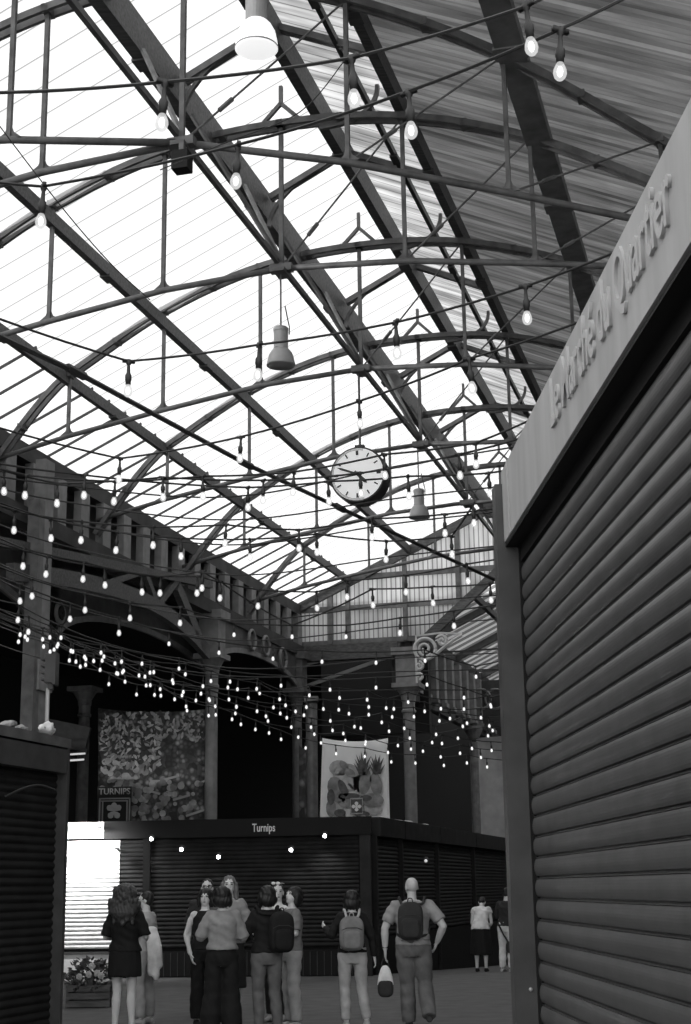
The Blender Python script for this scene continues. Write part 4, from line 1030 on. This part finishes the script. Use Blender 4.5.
# ------------------------------------------------------------------ people
def smat(n, v, r=.6, nz=.12): return MATS.get(n) or mat(n, v, r, 0, nz, 12)
SK1, SK2 = smat('skin_light', .75, .5, .05), smat('skin_tan', .6, .5, .05)
HR_d, HR_m, HR_l = smat('hair_dark', .018, .45, .4), smat('hair_brown', .06, .45, .4), smat('hair_fair', .16, .45, .35)
CL = {k: mat('cloth_' + k, v, .85, 0, .22, 7, .25) for k, v in (('black', .01), ('charcoal', .035), ('denim', .14), ('grey', .22), ('tee', .22), ('blouse', .33), ('pale', .5), ('white', .82), ('chino', .42), ('plaid', .05))}
M_eye = mat('eye_dark', .015, .3); M_lip = mat('lip', .15, .5); M_sole = mat('shoe_white', .45, .6)
def person(label, px, d, rot, h=1.7, build=1.0, fem=False, skin=None, hair=None, hairm=None, arms=None, legs=None, bend=0.0, head=(0, 0), top=None, bottom=None, shoes='black', z0=None):
    skin = skin or SK1; s = h / 1.7
    loc = P(px, 900, d); loc = V((loc.x, loc.y, fz(loc.y) if z0 is None else z0)); Rz = Matrix.Rotation(math.radians(rot), 3, 'Z')
    hipw = .098; shw = .17 if fem else .19; shw *= .5 + .5 * build
    J = dict(shL=V((-shw, 0, 1.385)), shR=V((shw, 0, 1.385)), elL=V((-shw - .045, -.03, 1.11)), elR=V((shw + .045, -.03, 1.11)), wrL=V((-shw - .055, .04, .88)), wrR=V((shw + .055, .04, .88)),
             hiL=V((-hipw, 0, .9)), hiR=V((hipw, 0, .9)), knL=V((-.1, .015, .49)), knR=V((.1, .015, .49)), anL=V((-.1, -.03, .085)), anR=V((.1, -.03, .085)))
    for dct in (arms or {}, legs or {}):
        for k, v in dct.items(): J[k] = V(v)
    wt = .92 if fem else 1.0
    TS = [(.80, .13, .10), (.86, .168 if fem else .158, .118), (.93, .172 if fem else .160, .122), (1.02, .150, .106), (1.09, .130 * wt + .004, .095), (1.2, .147 * wt, .108), (1.29, .16 * wt, .115), (1.36, .155, .1), (1.41, .118, .082), (1.445, .07, .066)]
    TS = [(z, rx * build, ry * (build if z < 1.36 else 1)) for z, rx, ry in TS]
    def bendf(p):
        p = V(p) * s
        if bend:
            zz = .95 * s; w = min(1, max(0, (p.z - zz + .08) / .22)); a = -math.radians(bend) * w
            q = p - V((0, 0, zz)); c_, s_ = math.cos(a), math.sin(a); p = V((q.x, q.y * c_ - q.z * s_, q.y * s_ + q.z * c_)) + V((0, 0, zz))
        return p
    def finish(mb, name, m, parent, voxel, sm=2, own=False):
        mb.v = [bendf(p) for p in mb.v]
        o = mb.build(name, m, parent, local=True); remesh(o, voxel, sm); return o
    Hc = V((0, .012, 1.60)); Hy, Hp = math.radians(head[0]), math.radians(head[1])
    HM = Matrix.Rotation(Hy, 3, 'Z') @ Matrix.Rotation(Hp, 3, 'X'); neck = V((0, -.005, 1.5))
    def hd(x, y, z): return neck + HM @ (V((x, y, z)) - neck)
    # body
    b = MB()
    b.tube([(0, 0, z) for z, _, _ in TS], [r for _, r, _ in TS], 18, [r for _, _, r in TS], ((1, 0, 0), (0, 1, 0)))
    b.tube([V((0, -.01, 1.40)), V((0, -.008, 1.47)), hd(0, 0, 1.54), hd(0, .005, 1.57)], [.064, .054, .052, .05], 14)
    b.ell(hd(0, -.005, 1.615), .074, .094, .088, HM, 18, 12); b.ell(hd(0, .03, 1.56), .058, .062, .07, HM, 16, 10); b.ell(hd(0, .055, 1.512), .03, .028, .022, HM, 10, 8)
    b.ell(hd(0, .098, 1.575), .012, .018, .02, HM, 8, 6); b.ell(hd(0, .09, 1.6), .009, .014, .024, HM, 8, 6)
    b.ell(hd(0, .082, 1.535), .022, .014, .012, HM, 8, 6)
    for q in (-1, 1): b.ell(hd(q * .076, -.008, 1.585), .009, .02, .032, HM, 8, 6); b.ell(hd(q * .03, .078, 1.622), .022, .014, .009, HM, 8, 6)
    for sd in 'LR':
        q = -1 if sd == 'L' else 1
        a, e, w = J['sh' + sd], J['el' + sd], J['wr' + sd]
        b.ell(a - V((q * .025, 0, .01)), .062 * build, .058 * build, .06, None, 12, 8)
        ub = build if not fem else build * .88
        b.tube([a - V((q * .03, 0, 0)), a.lerp(e, .25), a.lerp(e, .7), e], [.05 * ub, .05 * ub, .042 * ub, .038 * ub], 12)
        b.ell(e, .038 * ub, .038 * ub, .038 * ub, None, 10, 7)
        b.tube([e, e.lerp(w, .25), e.lerp(w, .75), w], [.036 * ub, .04 * ub, .031 * ub, .026], 12)
        dr = (w - e).normalized(); dr = (dr + V((0, 0, -.25)) if dr.z > -.6 and not arms else dr).normalized()
        pn = V((-q, .15, 0)); pn = (pn - dr * pn.dot(dr)); pn = pn.normalized() if pn.length > .1 else dr.cross(V((0, 0, 1))).normalized()
        lt = dr.cross(pn).normalized()
        if lt.y < 0: lt = -lt             # thumb side points forward
        b.tube([w, w + dr * .02, w + dr * .05, w + dr * .09], [.025, .03, .038, .036], 12, [.02, .018, .017, .013], (lt, pn))
        for k, L_ in enumerate((.072, .082, .076, .058)):
            o_ = w + dr * .085 + lt * (.029 - .0195 * k); c = .35 + .08 * k; p0 = o_; pts = [p0]; a_ = .12
            for sg in (.45, .32, .23):
                p0 = p0 + (dr * math.cos(a_) + pn * math.sin(a_)) * L_ * sg; pts.append(p0); a_ += c
            b.tube(pts, [.0095, .009, .0085, .007], 8)
        t0 = w + dr * .025 + lt * .026; t1 = t0 + (dr * .7 + lt * .6 + pn * .25).normalized() * .038; t2 = t1 + (dr * .95 + lt * .2 + pn * .3).normalized() * .03
        b.tube([t0, t1, t2], [.014, .011, .008], 8)
        hi, kn, an = J['hi' + sd], J['kn' + sd], J['an' + sd]
        b.tube([hi + V((0, 0, .02)), hi.lerp(kn, .3), hi.lerp(kn, .8), kn], [.086 * build, .08 * build, .058, .054], 14)
        b.ell(kn, .053, .056, .056, None, 10, 7)
        b.tube([kn, kn.lerp(an, .28) + V((0, -.012, 0)), kn.lerp(an, .7), an], [.05, .056, .04, .034], 14)
        b.tube([an + V((0, -.03, -.045)), an + V((0, .0, -.03)), an + V((0, .08, -.055)), an + V((q * .01, .17, -.065))], [.03, .036, .036, .024], 12, [.03, .045, .028, .016], ((1, 0, 0), (0, .3, 1)))
    b.v = [bendf(p) for p in b.v]
    o = b.build('person', skin, None); remesh(o, .0065, 2)
    o.location = loc; o.rotation_euler = (0, 0, math.radians(rot)); tag(o, label, 'person')
    # face
    mb = MB()
    for q in (-1, 1): mb.ell(hd(q * .03, .0835, 1.606), .0125, .009, .0065, HM, 8, 6)
    mb.v = [bendf(p) for p in mb.v]; mb.build('eyes', M_eye, o, local=True)
    mb = MB()
    for q in (-1, 1): mb.ell(hd(q * .031, .087, 1.626), .019, .008, .0045, HM, 8, 5)
    mb.v = [bendf(p) for p in mb.v]; mb.build('eyebrows', HR_d, o, local=True)
    mb = MB().ell(hd(0, .093, 1.537), .02, .007, .0065, HM, 8, 5); mb.v = [bendf(p) for p in mb.v]; mb.build('mouth', M_lip, o, local=True)
    # hair
    if hair:
        mb = MB()
        if hair in ('short', 'crop'):
            mb.ell(hd(0, -.02, 1.632), .083, .092, .085, HM, 16, 10); mb.ell(hd(0, -.05, 1.58), .072, .055, .06, HM, 14, 8)
        elif hair == 'bob':
            mb.ell(hd(0, -.022, 1.632), .1, .108, .095, HM, 16, 10); mb.ell(hd(0, -.05, 1.555), .118, .078, .09, HM, 16, 10)
            for q in (-1, 1): mb.ell(hd(q * .088, -.012, 1.56), .032, .052, .09, HM, 10, 8)
        elif hair == 'long':
            mb.ell(hd(0, -.018, 1.63), .086, .098, .09, HM, 16, 10)
            mb.tube([hd(0, -.05, 1.6), hd(0, -.075, 1.5), V((0, -.1, 1.38)), V((0, -.1, 1.27))], [.085, .09, .095, .06], 14, [.05, .045, .04, .025], ((1, 0, 0), (0, 1, 0)))
            for q in (-1, 1): mb.tube([hd(q * .07, .01, 1.63), hd(q * .08, .01, 1.54), V((q * .1, .02, 1.42))], [.03, .035, .025], 10)
        elif hair == 'curly':
            random.seed(int(px)); mb.ell(hd(0, -.035, 1.625), .15, .135, .135, HM, 18, 12)
            mb.tube([hd(0, -.05, 1.62), hd(0, -.08, 1.5), V((0, -.1, 1.4)), V((0, -.1, 1.29))], [.14, .18, .175, .07], 18, [.09, .1, .09, .05], ((1, 0, 0), (0, 1, 0)))
            for i in range(110):
                a = random.uniform(2.9, 6.5); z = random.uniform(1.28, 1.7); r_ = (.178 if z > 1.4 else .12) if z < 1.55 else math.sqrt(max(.004, .13 ** 2 - (z - 1.625) ** 2))
                mb.ell(V((math.cos(a) * r_, -.06 + math.sin(a) * .1, z)), .03, .03, .036, None, 8, 6)
        hair_o = finish(mb, 'hair', hairm or HR_d, o, .009, 1)
        random.seed(int(px) + 3)
        bm = bmesh.new(); bm.from_mesh(hair_o.data)
        for v in bm.verts:
            n_ = math.sin(v.co.x * 160 + math.sin(v.co.z * 30) * 2) * .0028 + random.uniform(-.0012, .0012); v.co += v.normal * n_
        bm.to_mesh(hair_o.data); bm.free()
    # top: (cloth, z_bottom, sleeve 0..2, looseness, name)
    if top:
        cl, zb_, slv, loose, nm = top; mb = MB(); sec = []
        for z, rx, ry in TS:
            if z >= zb_ - .03: sec.append((max(z, zb_), rx + .012 + loose * (1 if z < 1.3 else .4), ry + .012 + loose * (1 if z < 1.3 else .4)))
        if sec[0][0] > zb_: sec.insert(0, (zb_, sec[0][1], sec[0][2]))
        sec = [q for q in sec if q[0] < 1.43] + [(1.44, .085, .078)]
        mb.tube([(0, 0, z) for z, _, _ in sec], [q[1] for q in sec], 20, [q[2] for q in sec], ((1, 0, 0), (0, 1, 0)))
        for sd in 'LR':
            q = -1 if sd == 'L' else 1; a, e, w = J['sh' + sd], J['el' + sd], J['wr' + sd]; ub = build if not fem else build * .9
            if slv > 0:
                mb.ell(a - V((q * .03, 0, .005)), .075 * build, .07 * build, .068, None, 12, 8)
                t = min(1, slv); r0 = .06 * ub + loose * .5; mb.tube([a - V((q * .03, 0, 0)), a.lerp(e, t * .5), a.lerp(e, t)], [r0, r0, r0 * .95 + loose * .3], 14)
                if slv > 1:
                    mb.ell(e, .052 * ub + loose * .3, .052 * ub + loose * .3, .052 * ub, None, 10, 7); mb.tube([e, e.lerp(w, (slv - 1) * .5), e.lerp(w, (slv - 1))], [.052 * ub + loose * .3, .05 * ub + loose * .3, .038 + loose * .3], 14)
        t_o = finish(mb, nm, CL[cl], o, .011, 2)
        bm = bmesh.new(); bm.from_mesh(t_o.data)
        for v in bm.verts:
            f = .004 * math.sin(v.co.x * 40 + v.co.z * 18) * math.sin(v.co.z * 26 + v.co.x * 12) + .003 * math.sin(v.co.z * 60 + v.co.x * 25); v.co += v.normal * f
        bm.to_mesh(t_o.data); bm.free()
    if bottom:
        cl, kind, zw, ze, wide, nm = bottom; mb = MB()
        if kind == 'trousers':
            sec = [(z, rx + .016, ry + .016) for z, rx, ry in TS if z <= zw]; sec.append((zw, sec[-1][1], sec[-1][2]))
            mb.tube([(0, 0, z) for z, _, _ in sec], [q[1] for q in sec], 20, [q[2] for q in sec], ((1, 0, 0), (0, 1, 0)))
            for sd in 'LR':
                hi, kn, an = J['hi' + sd], J['kn' + sd], J['an' + sd]; e_ = an + V((0, .01, ze - .085))
                mb.tube([hi + V((0, 0, .03)), hi.lerp(kn, .45), kn, kn.lerp(e_, .5) + V((0, -.01, 0)), e_], [.1 * build, .088 * build + wide * .3, .066 + wide * .7, .064 + wide, .052 + wide], 16)
                mb.ell(kn, .066 + wide * .7, .066 + wide * .7, .066, None, 12, 8)
        else:
            zs_ = [zw, lerp(zw, ze, .2), lerp(zw, ze, .5), ze + .02, ze]; r0 = max(.142 * build, .15); fl_ = wide
            mb.tube([(0, 0, z) for z in zs_], [r0, r0 + .035, r0 + .04 + fl_ * .5, r0 + .04 + fl_, r0 + .035 + fl_], 22, [r0 * .75, r0 * .8 + .03, r0 * .8 + .03 + fl_ * .45, r0 * .8 + .03 + fl_ * .9, r0 * .8 + .025 + fl_ * .9], ((1, 0, 0), (0, 1, 0)))
        t_o = finish(mb, nm, CL[cl], o, .012, 2)
        bm = bmesh.new(); bm.from_mesh(t_o.data)
        for v in bm.verts:
            an_ = math.atan2(v.co.y, v.co.x)
            f = (.008 * math.sin(an_ * 11) * max(0, (zw - v.co.z)) if kind != 'trousers' else .0045 * math.sin(v.co.z * 42 + v.co.x * 30) * math.sin(v.co.x * 38)); v.co += v.normal * f
        bm.to_mesh(t_o.data); bm.free()
    for sd in 'LR':
        q = -1 if sd == 'L' else 1; an = J['an' + sd]; mb = MB()
        mb.tube([an + V((0, -.055, -.05)), an + V((0, .0, -.035)), an + V((0, .09, -.052)), an + V((q * .01, .19, -.064))], [.034, .042, .046, .03], 14, [.034, .05, .034, .02], ((1, 0, 0), (0, .3, 1)))
        mb.v = [V((v.x, v.y, max(v.z, an.z - .085))) for v in mb.v]; finish(mb, 'shoe', M_sole if shoes == 'white' else CL[shoes], o, .01, 1)
    def W(x, y=None, z=None):
        p = V((x, y, z)) if y is not None else V(x); return loc + Rz @ bendf(p)
    o_W = W; return o, o_W, J
def pack(label, W, cx, cy, cz, w, t, hgt, m, strap=None, shw=.13, straps=True, tilt=0):
    """backpack on a person's back; W maps that person's own frame to the world"""
    o = thing('backpack', label, 'backpack', W(cx, cy, cz - hgt / 2)); off = V(o.location)
    def B(part, ells, mm, vox=.014):
        mb = MB()
        for (x, y, z, a, b_, c, e) in ells: mb.ell((x, y, z), a, b_, c, None, 20, 12, e)
        mb.v = [W(p) for p in mb.v]; q = mb.build(part, mm, o); remesh(q, vox, 1); return q
    B('main_bag', [(cx, cy, cz, w / 2, t / 2, hgt / 2, .5), (cx, cy, cz + hgt * .28, w * .42, t * .45, hgt * .26, .7)], m)
    B('front_pocket', [(cx, cy - t * .5, cz - hgt * .17, w * .38, t * .24, hgt * .27, .55)], m)
    mb = MB(); z_ = cz + hgt * .12
    mb.tube([W(cx - w * .42, cy - t * .42, z_), W(cx - w * .2, cy - t * .53, z_ + .03), W(cx + w * .2, cy - t * .53, z_ + .03), W(cx + w * .42, cy - t * .42, z_)], .005, 6); mb.build('zip', M_irond, o)
    if straps:
        for q in (-1, 1):
            pts = [W(cx + q * w * .2, cy + t * .3, cz + hgt * .46), W(q * shw * .8, -.115, 1.40), W(q * shw, -.05, 1.47), W(q * shw * 1.02, .04, 1.45), W(q * shw * 1.05, .125, 1.33), W(q * (shw + .03), .12, 1.2), W(q * (shw + .035), .0, 1.07), W(cx + q * w * .4, cy + t * .3, cz - hgt * .4)]
            mb = MB().tube(smooth_curve(pts, 5), .017, 8); mb.build('strap', strap or m, o, smooth=True)
    MB().tube(smooth_curve([W(cx - .03, cy, cz + hgt * .5), W(cx - .02, cy - .02, cz + hgt * .5 + .05), W(cx + .02, cy - .02, cz + hgt * .5 + .05), W(cx + .03, cy, cz + hgt * .5)], 4), .007, 6).build('grab_loop', strap or m, o)
    return o
# 1 black dress, curly hair
person('woman in a short black dress with big curly hair, seen from behind beside the flowers', 126, 19.1, -8, 1.72, 1.05, True, SK1, 'curly', HR_m,
       dict(elL=(-.25, .02, 1.12), wrL=(-.2, .24, 1.1), elR=(.25, .02, 1.12), wrR=(.2, .24, 1.1)), dict(knL=(-.09, .01, .49), anL=(-.1, -.03, .085), knR=(.085, .015, .49), anR=(.11, -.02, .085)),
       0, (0, 4), ('black', .95, .95, .02, 'dress_top'), ('black', 'skirt', 1.08, .66, .02, 'dress_skirt'), 'pale')
# 2 beside her, pale clothes, jacket over the arm
o, W2, J2 = person('person in pale trousers facing the curly-haired woman, jacket hung over one arm', 146, 20.4, 62, 1.66, .92, True, SK1, 'short', HR_d,
       dict(elL=(-.22, .0, 1.12), wrL=(-.16, .2, 1.12), elR=(.22, .02, 1.12), wrR=(.12, .24, 1.1)), None, 0, (20, -2), ('pale', .93, .9, .012, 'shirt'), ('chino', 'trousers', 1.03, .1, .012, 'trousers'), 'white')
j = thing('jacket', 'pale jacket draped over the arm of the person in pale trousers', 'jacket', P(153, 975, 20.2)); mb = MB()
for x0, y0, x1, y1, r_ in ((147, 929, 151, 976, .045), (152, 929, 156, 980, .05), (155, 932, 160, 968, .04)):
    mb.tube(smooth_curve([P(x0, y0, 20.2), P(lerp(x0, x1, .35) + 2, lerp(y0, y1, .4), 20.15), P(x1, y1, 20.2)], 5), [.035] + [r_] * 9 + [.03], 10)
mb.ell(P(151, 930, 20.2), .09, .06, .05, None, 12, 8); q = mb.build('cloth', CL['white'], j); remesh(q, .014, 2)
# 3 sleeveless
person('woman in a sleeveless black top, half hidden by the woman in the blouse', 205.5, 20.0, 196, 1.68, .98, True, SK1, 'bob', HR_d,
       dict(elL=(-.24, -.05, 1.12), wrL=(-.2, .1, .93), elR=(.25, -.03, 1.13), wrR=(.2, .06, .9)), None, 0, (-20, 5), ('black', .95, 0, .012, 'sleeveless_top'), ('black', 'trousers', 1.04, .1, .03, 'trousers'), 'black')
# 4 blouse, back view
person('woman in a loose grey blouse and wide black trousers, seen from behind', 222.5, 18.5, 4, 1.70, .98, True, SK1, 'bob', HR_d,
       dict(elL=(-.26, .02, 1.13), wrL=(-.13, .2, 1.2), elR=(.25, .03, 1.12), wrR=(.14, .22, 1.12)), dict(knL=(-.11, .01, .49), anL=(-.15, -.04, .085), knR=(.1, .02, .49), anR=(.13, -.02, .085)), 0, (0, 3),
       ('blouse', .99, 1.25, .03, 'blouse'), ('black', 'trousers', 1.06, .04, .06, 'wide_trousers'), 'black')
# 5 tall fair-haired
person('tall fair-haired woman facing this way behind the woman in the blouse', 229, 20.2, 172, 1.84, 1.0, True, SK1, 'long', HR_l, dict(elL=(-.23, -.02, 1.12), wrL=(-.17, .17, 1.04), elR=(.23, 0, 1.12), wrR=(.13, .2, 1.05)), None, 0, (14, 4),
       ('blouse', .93, 1.1, .025, 'loose_top'), ('charcoal', 'skirt', 1.04, .42, .03, 'long_skirt'), 'pale')
# 6 man with glasses
o, W6, J6 = person('person in glasses standing at the back of the chatting group', 207, 22.2, 188, 1.82, 1.0, False, SK1, 'short', HR_d, None, None, 0, (-8, 2), ('charcoal', .9, .9, .012, 'shirt'), ('black', 'trousers', 1.0, .09, .012, 'trousers'), 'black')
def specs(label, W, z, y, m, h_=1.7, dark=False):
    g_ = thing('glasses' if not dark else 'sunglasses', label, 'glasses', W(0, y, z)); mb = MB()
    for q in (-1, 1):
        if dark: mb.ell((q * .034, y, z), .028, .008, .02, None, 12, 6)
        else: mb.tube([(q * .034 + .026 * math.cos(a), y, z + .02 * math.sin(a)) for a in [k * math.pi / 6 for k in range(13)]], .0035, 6)
    mb.v = [W(p) for p in mb.v]; mb.build('lenses' if dark else 'rims', m, g_)
    mb = MB().tube([(-.01, y, z + .005), (.01, y, z + .005)], .004, 6)
    for q in (-1, 1): mb.tube([(q * .062, y - .005, z), (q * .078, y - .05, z), (q * .08, y - .1, z - .005)], .003, 5)
    mb.v = [W(p) for p in mb.v]; mb.build('bridge_and_arms', m, g_)
specs('dark-rimmed glasses on the person at the back of the chatting group', W6, 1.606, .108, M_black)
# 7 dark top with backpack
o, W7, J7 = person('woman in a black top and jeans wearing a black backpack, seen from behind', 266.5, 18.7, 18, 1.70, 1.0, True, SK1, 'bob', HR_d,
       dict(elL=(-.26, .03, 1.12), wrL=(-.14, .22, 1.12), elR=(.25, .03, 1.12), wrR=(.14, .22, 1.12)), dict(knL=(-.1, .02, .49), anL=(-.09, -.02, .085), knR=(.1, .01, .49), anR=(.13, -.05, .085)), 0, (14, 2),
       ('black', .94, 1.98, .014, 'long_sleeved_top'), ('denim', 'trousers', 1.03, .07, .006, 'jeans'), 'black')
pack('black backpack slung at the side of the woman in jeans', W7, .13, -.2, 1.17, .3, .2, .46, CL['black'], None, .13)
# 8 sunglasses on head
o, W8, J8 = person('man in a white t-shirt with sunglasses pushed up on his head', 277.5, 20.6, 160, 1.74, .98, False, SK1, 'short', HR_d, dict(elL=(-.24, 0, 1.12), wrL=(-.14, .2, 1.08), elR=(.24, 0, 1.12), wrR=(.14, .2, 1.08)), None, 0, (28, 0), ('white', .92, .8, .015, 'tshirt'), ('charcoal', 'trousers', 1.0, .09, .012, 'trousers'), 'white')
specs('pale sunglasses pushed up on the hair of the man in white', W8, 1.71, .06, M_white, 1.74, True)
# 9 t-shirt, looking up
person('person in a grey t-shirt and pale jeans looking up towards the roof with folded arms', 291.5, 19.6, 112, 1.69, .98, False, SK1, 'bob', HR_d,
       dict(elL=(-.25, .04, 1.14), wrL=(-.06, .22, 1.1), elR=(.25, .04, 1.14), wrR=(.05, .24, 1.13)), None, 0, (20, 16), ('tee', .93, .85, .016, 'tshirt'), ('chino', 'trousers', 1.0, .09, .018, 'pale_jeans'), 'white')
# 10 girl with backpack
o, W10, J10 = person('woman in a black top with a grey backpack, walking away with one hand raised', 351.5, 19.5, 4, 1.63, .98, True, SK1, 'bob', HR_d,
       dict(elL=(-.27, -.02, 1.14), wrL=(-.34, .17, 1.24), elR=(.25, -.03, 1.12), wrR=(.29, .03, .88)), dict(knL=(-.1, .04, .49), anL=(-.09, -.02, .085), knR=(.12, .0, .49), anR=(.17, -.11, .1)), 0, (8, 0),
       ('black', .93, 1.97, .016, 'long_sleeved_top'), ('chino', 'trousers', 1.0, .1, .006, 'slim_trousers'), 'white')
pack('grey backpack with pale straps on the woman with a raised hand', W10, -.02, -.215, 1.17, .32, .19, .42, CL['grey'], CL['pale'], .1)
# 11 bald man
o, W11, J11 = person('bald heavy-set man in a grey t-shirt and baggy jeans walking away', 412, 19.35, -3, 1.79, 1.18, False, SK2, None, None,
       dict(elL=(-.33, -.02, 1.12), wrL=(-.33, .02, .88), elR=(.36, -.06, 1.14), wrR=(.28, .06, .95)), dict(knL=(-.08, .08, .5), anL=(-.07, .1, .09), knR=(.13, .03, .5), anR=(.17, -.26, .17)), 0, (22, 0),
       ('blouse', .93, .75, .014, 'tshirt'), ('denim', 'trousers', 1.0, .06, .03, 'baggy_jeans'), 'charcoal')
pack('small dark drawstring backpack on the bald man', W11, -.02, -.215, 1.2, .3, .16, .42, CL['charcoal'], None, .15)
c = W11(-.335, .03, .76); o = thing('carrier_bag', 'carrier bag, white above and dark below, held by the bald man', 'bag', c - UP * .42)
mb = MB(); mb.ell(c - UP * .33, .1, .08, .11, None, 16, 10, .7); q = mb.build('full_bottom', CL['charcoal'], o); remesh(q, .014, 2)
mb = MB(); mb.tube([c - UP * .3, c - UP * .2, c - UP * .1, c - UP * .06], [.105, .092, .06, .03], 16, [.07, .05, .035, .02], ((1, 0, 0), (0, 1, 0))); q = mb.build('printed_top', CL['white'], o); remesh(q, .013, 1)
for q in (-.03, .03): MB().tube(smooth_curve([c + V((-.05, q * .6, -.07)), c + V((-.02, q * .3, .02)), c + V((.02, q * .3, .02)), c + V((.05, q * .6, -.07))], 4), .007, 6).build('handle', CL['charcoal'], o)
w_ = W11(*(J11['wrL'] + V((0, 0, .03)))); o = thing('wristwatch', 'dark watch on the wrist of the bald man', 'watch', w_); MB().lathe(w_ - UP * .012, [(.034, 0), (.037, .004), (.037, .022), (.034, .026)], 16).build('strap', M_black, o); MB().box(w_ + V((-.036, 0, 0)), .012, .034, .034).build('case', M_irond, o)
# 12, 13 at the far stalls
person('woman in a white sleeveless top and long black skirt leaning on the far stalls', 479.5, 33.0, -14, 1.62, 1.1, True, SK1, 'short', HR_d, dict(elL=(-.22, .12, 1.12), wrL=(-.12, .3, 1.05), elR=(.22, .12, 1.12), wrR=(.12, .3, 1.05)), None, 30, (0, -25), ('white', .9, .3, .015, 'sleeveless_top'), ('black', 'skirt', 1.05, .36, .06, 'long_skirt'), 'black')
o, W13, J13 = person('man in dark top and white trousers at the far stalls', 505, 32.4, -30, 1.68, 1.0, False, SK1, 'short', HR_d, dict(elL=(-.24, .08, 1.13), wrL=(-.16, .26, 1.02), elR=(.24, .08, 1.13), wrR=(.16, .26, 1.02)), None, 8, (0, -10), ('charcoal', .92, 1.2, .015, 'dark_top'), ('white', 'trousers', 1.0, .09, .015, 'white_trousers'), 'white')
o = thing('shoulder_bag', 'dark bag strap crossing the white trousers of the man at the far stalls', 'bag', W13(.1, -.18, .5))
mb = MB().ell(W13(.16, -.16, .5), .1, .06, .12, None, 14, 8, .7); mb.build('pouch', CL['charcoal'], o); MB().tube([W13(-.1, -.15, .95), W13(.02, -.18, .75), W13(.13, -.17, .58)], .018, 8).build('strap', CL['charcoal'], o)

# ------------------------------------------------------------------ daylight
w = bpy.data.worlds.new('sky'); sc.world = w; w.use_nodes = True
bg = w.node_tree.nodes['Background']; bg.inputs[0].default_value = (1, 1, 1, 1); bg.inputs[1].default_value = 1.75
vs_ = sc.view_settings
vs_.view_transform = 'Standard'; vs_.look = 'None'; vs_.gamma = 1; vs_.exposure = 0; vs_.use_curve_mapping = False
sc.cycles.max_bounces = 8; sc.cycles.transparent_max_bounces = 12; sc.cycles.sample_clamp_indirect = 6
sc.cycles.caustics_reflective = False; sc.cycles.caustics_refractive = False

sl = bpy.data.lights.new('low_sun', 'SUN'); sl.energy = 3.0; sl.angle = math.radians(1.0)
so = bpy.data.objects.new('low_sun', sl); COL.objects.link(so)
dv = (AC * 1.0 + AX * .35 - UP * .1).normalized()
so.rotation_euler = dv.to_track_quat('-Z', 'Y').to_euler(); so.location = (-20, 0, 20)
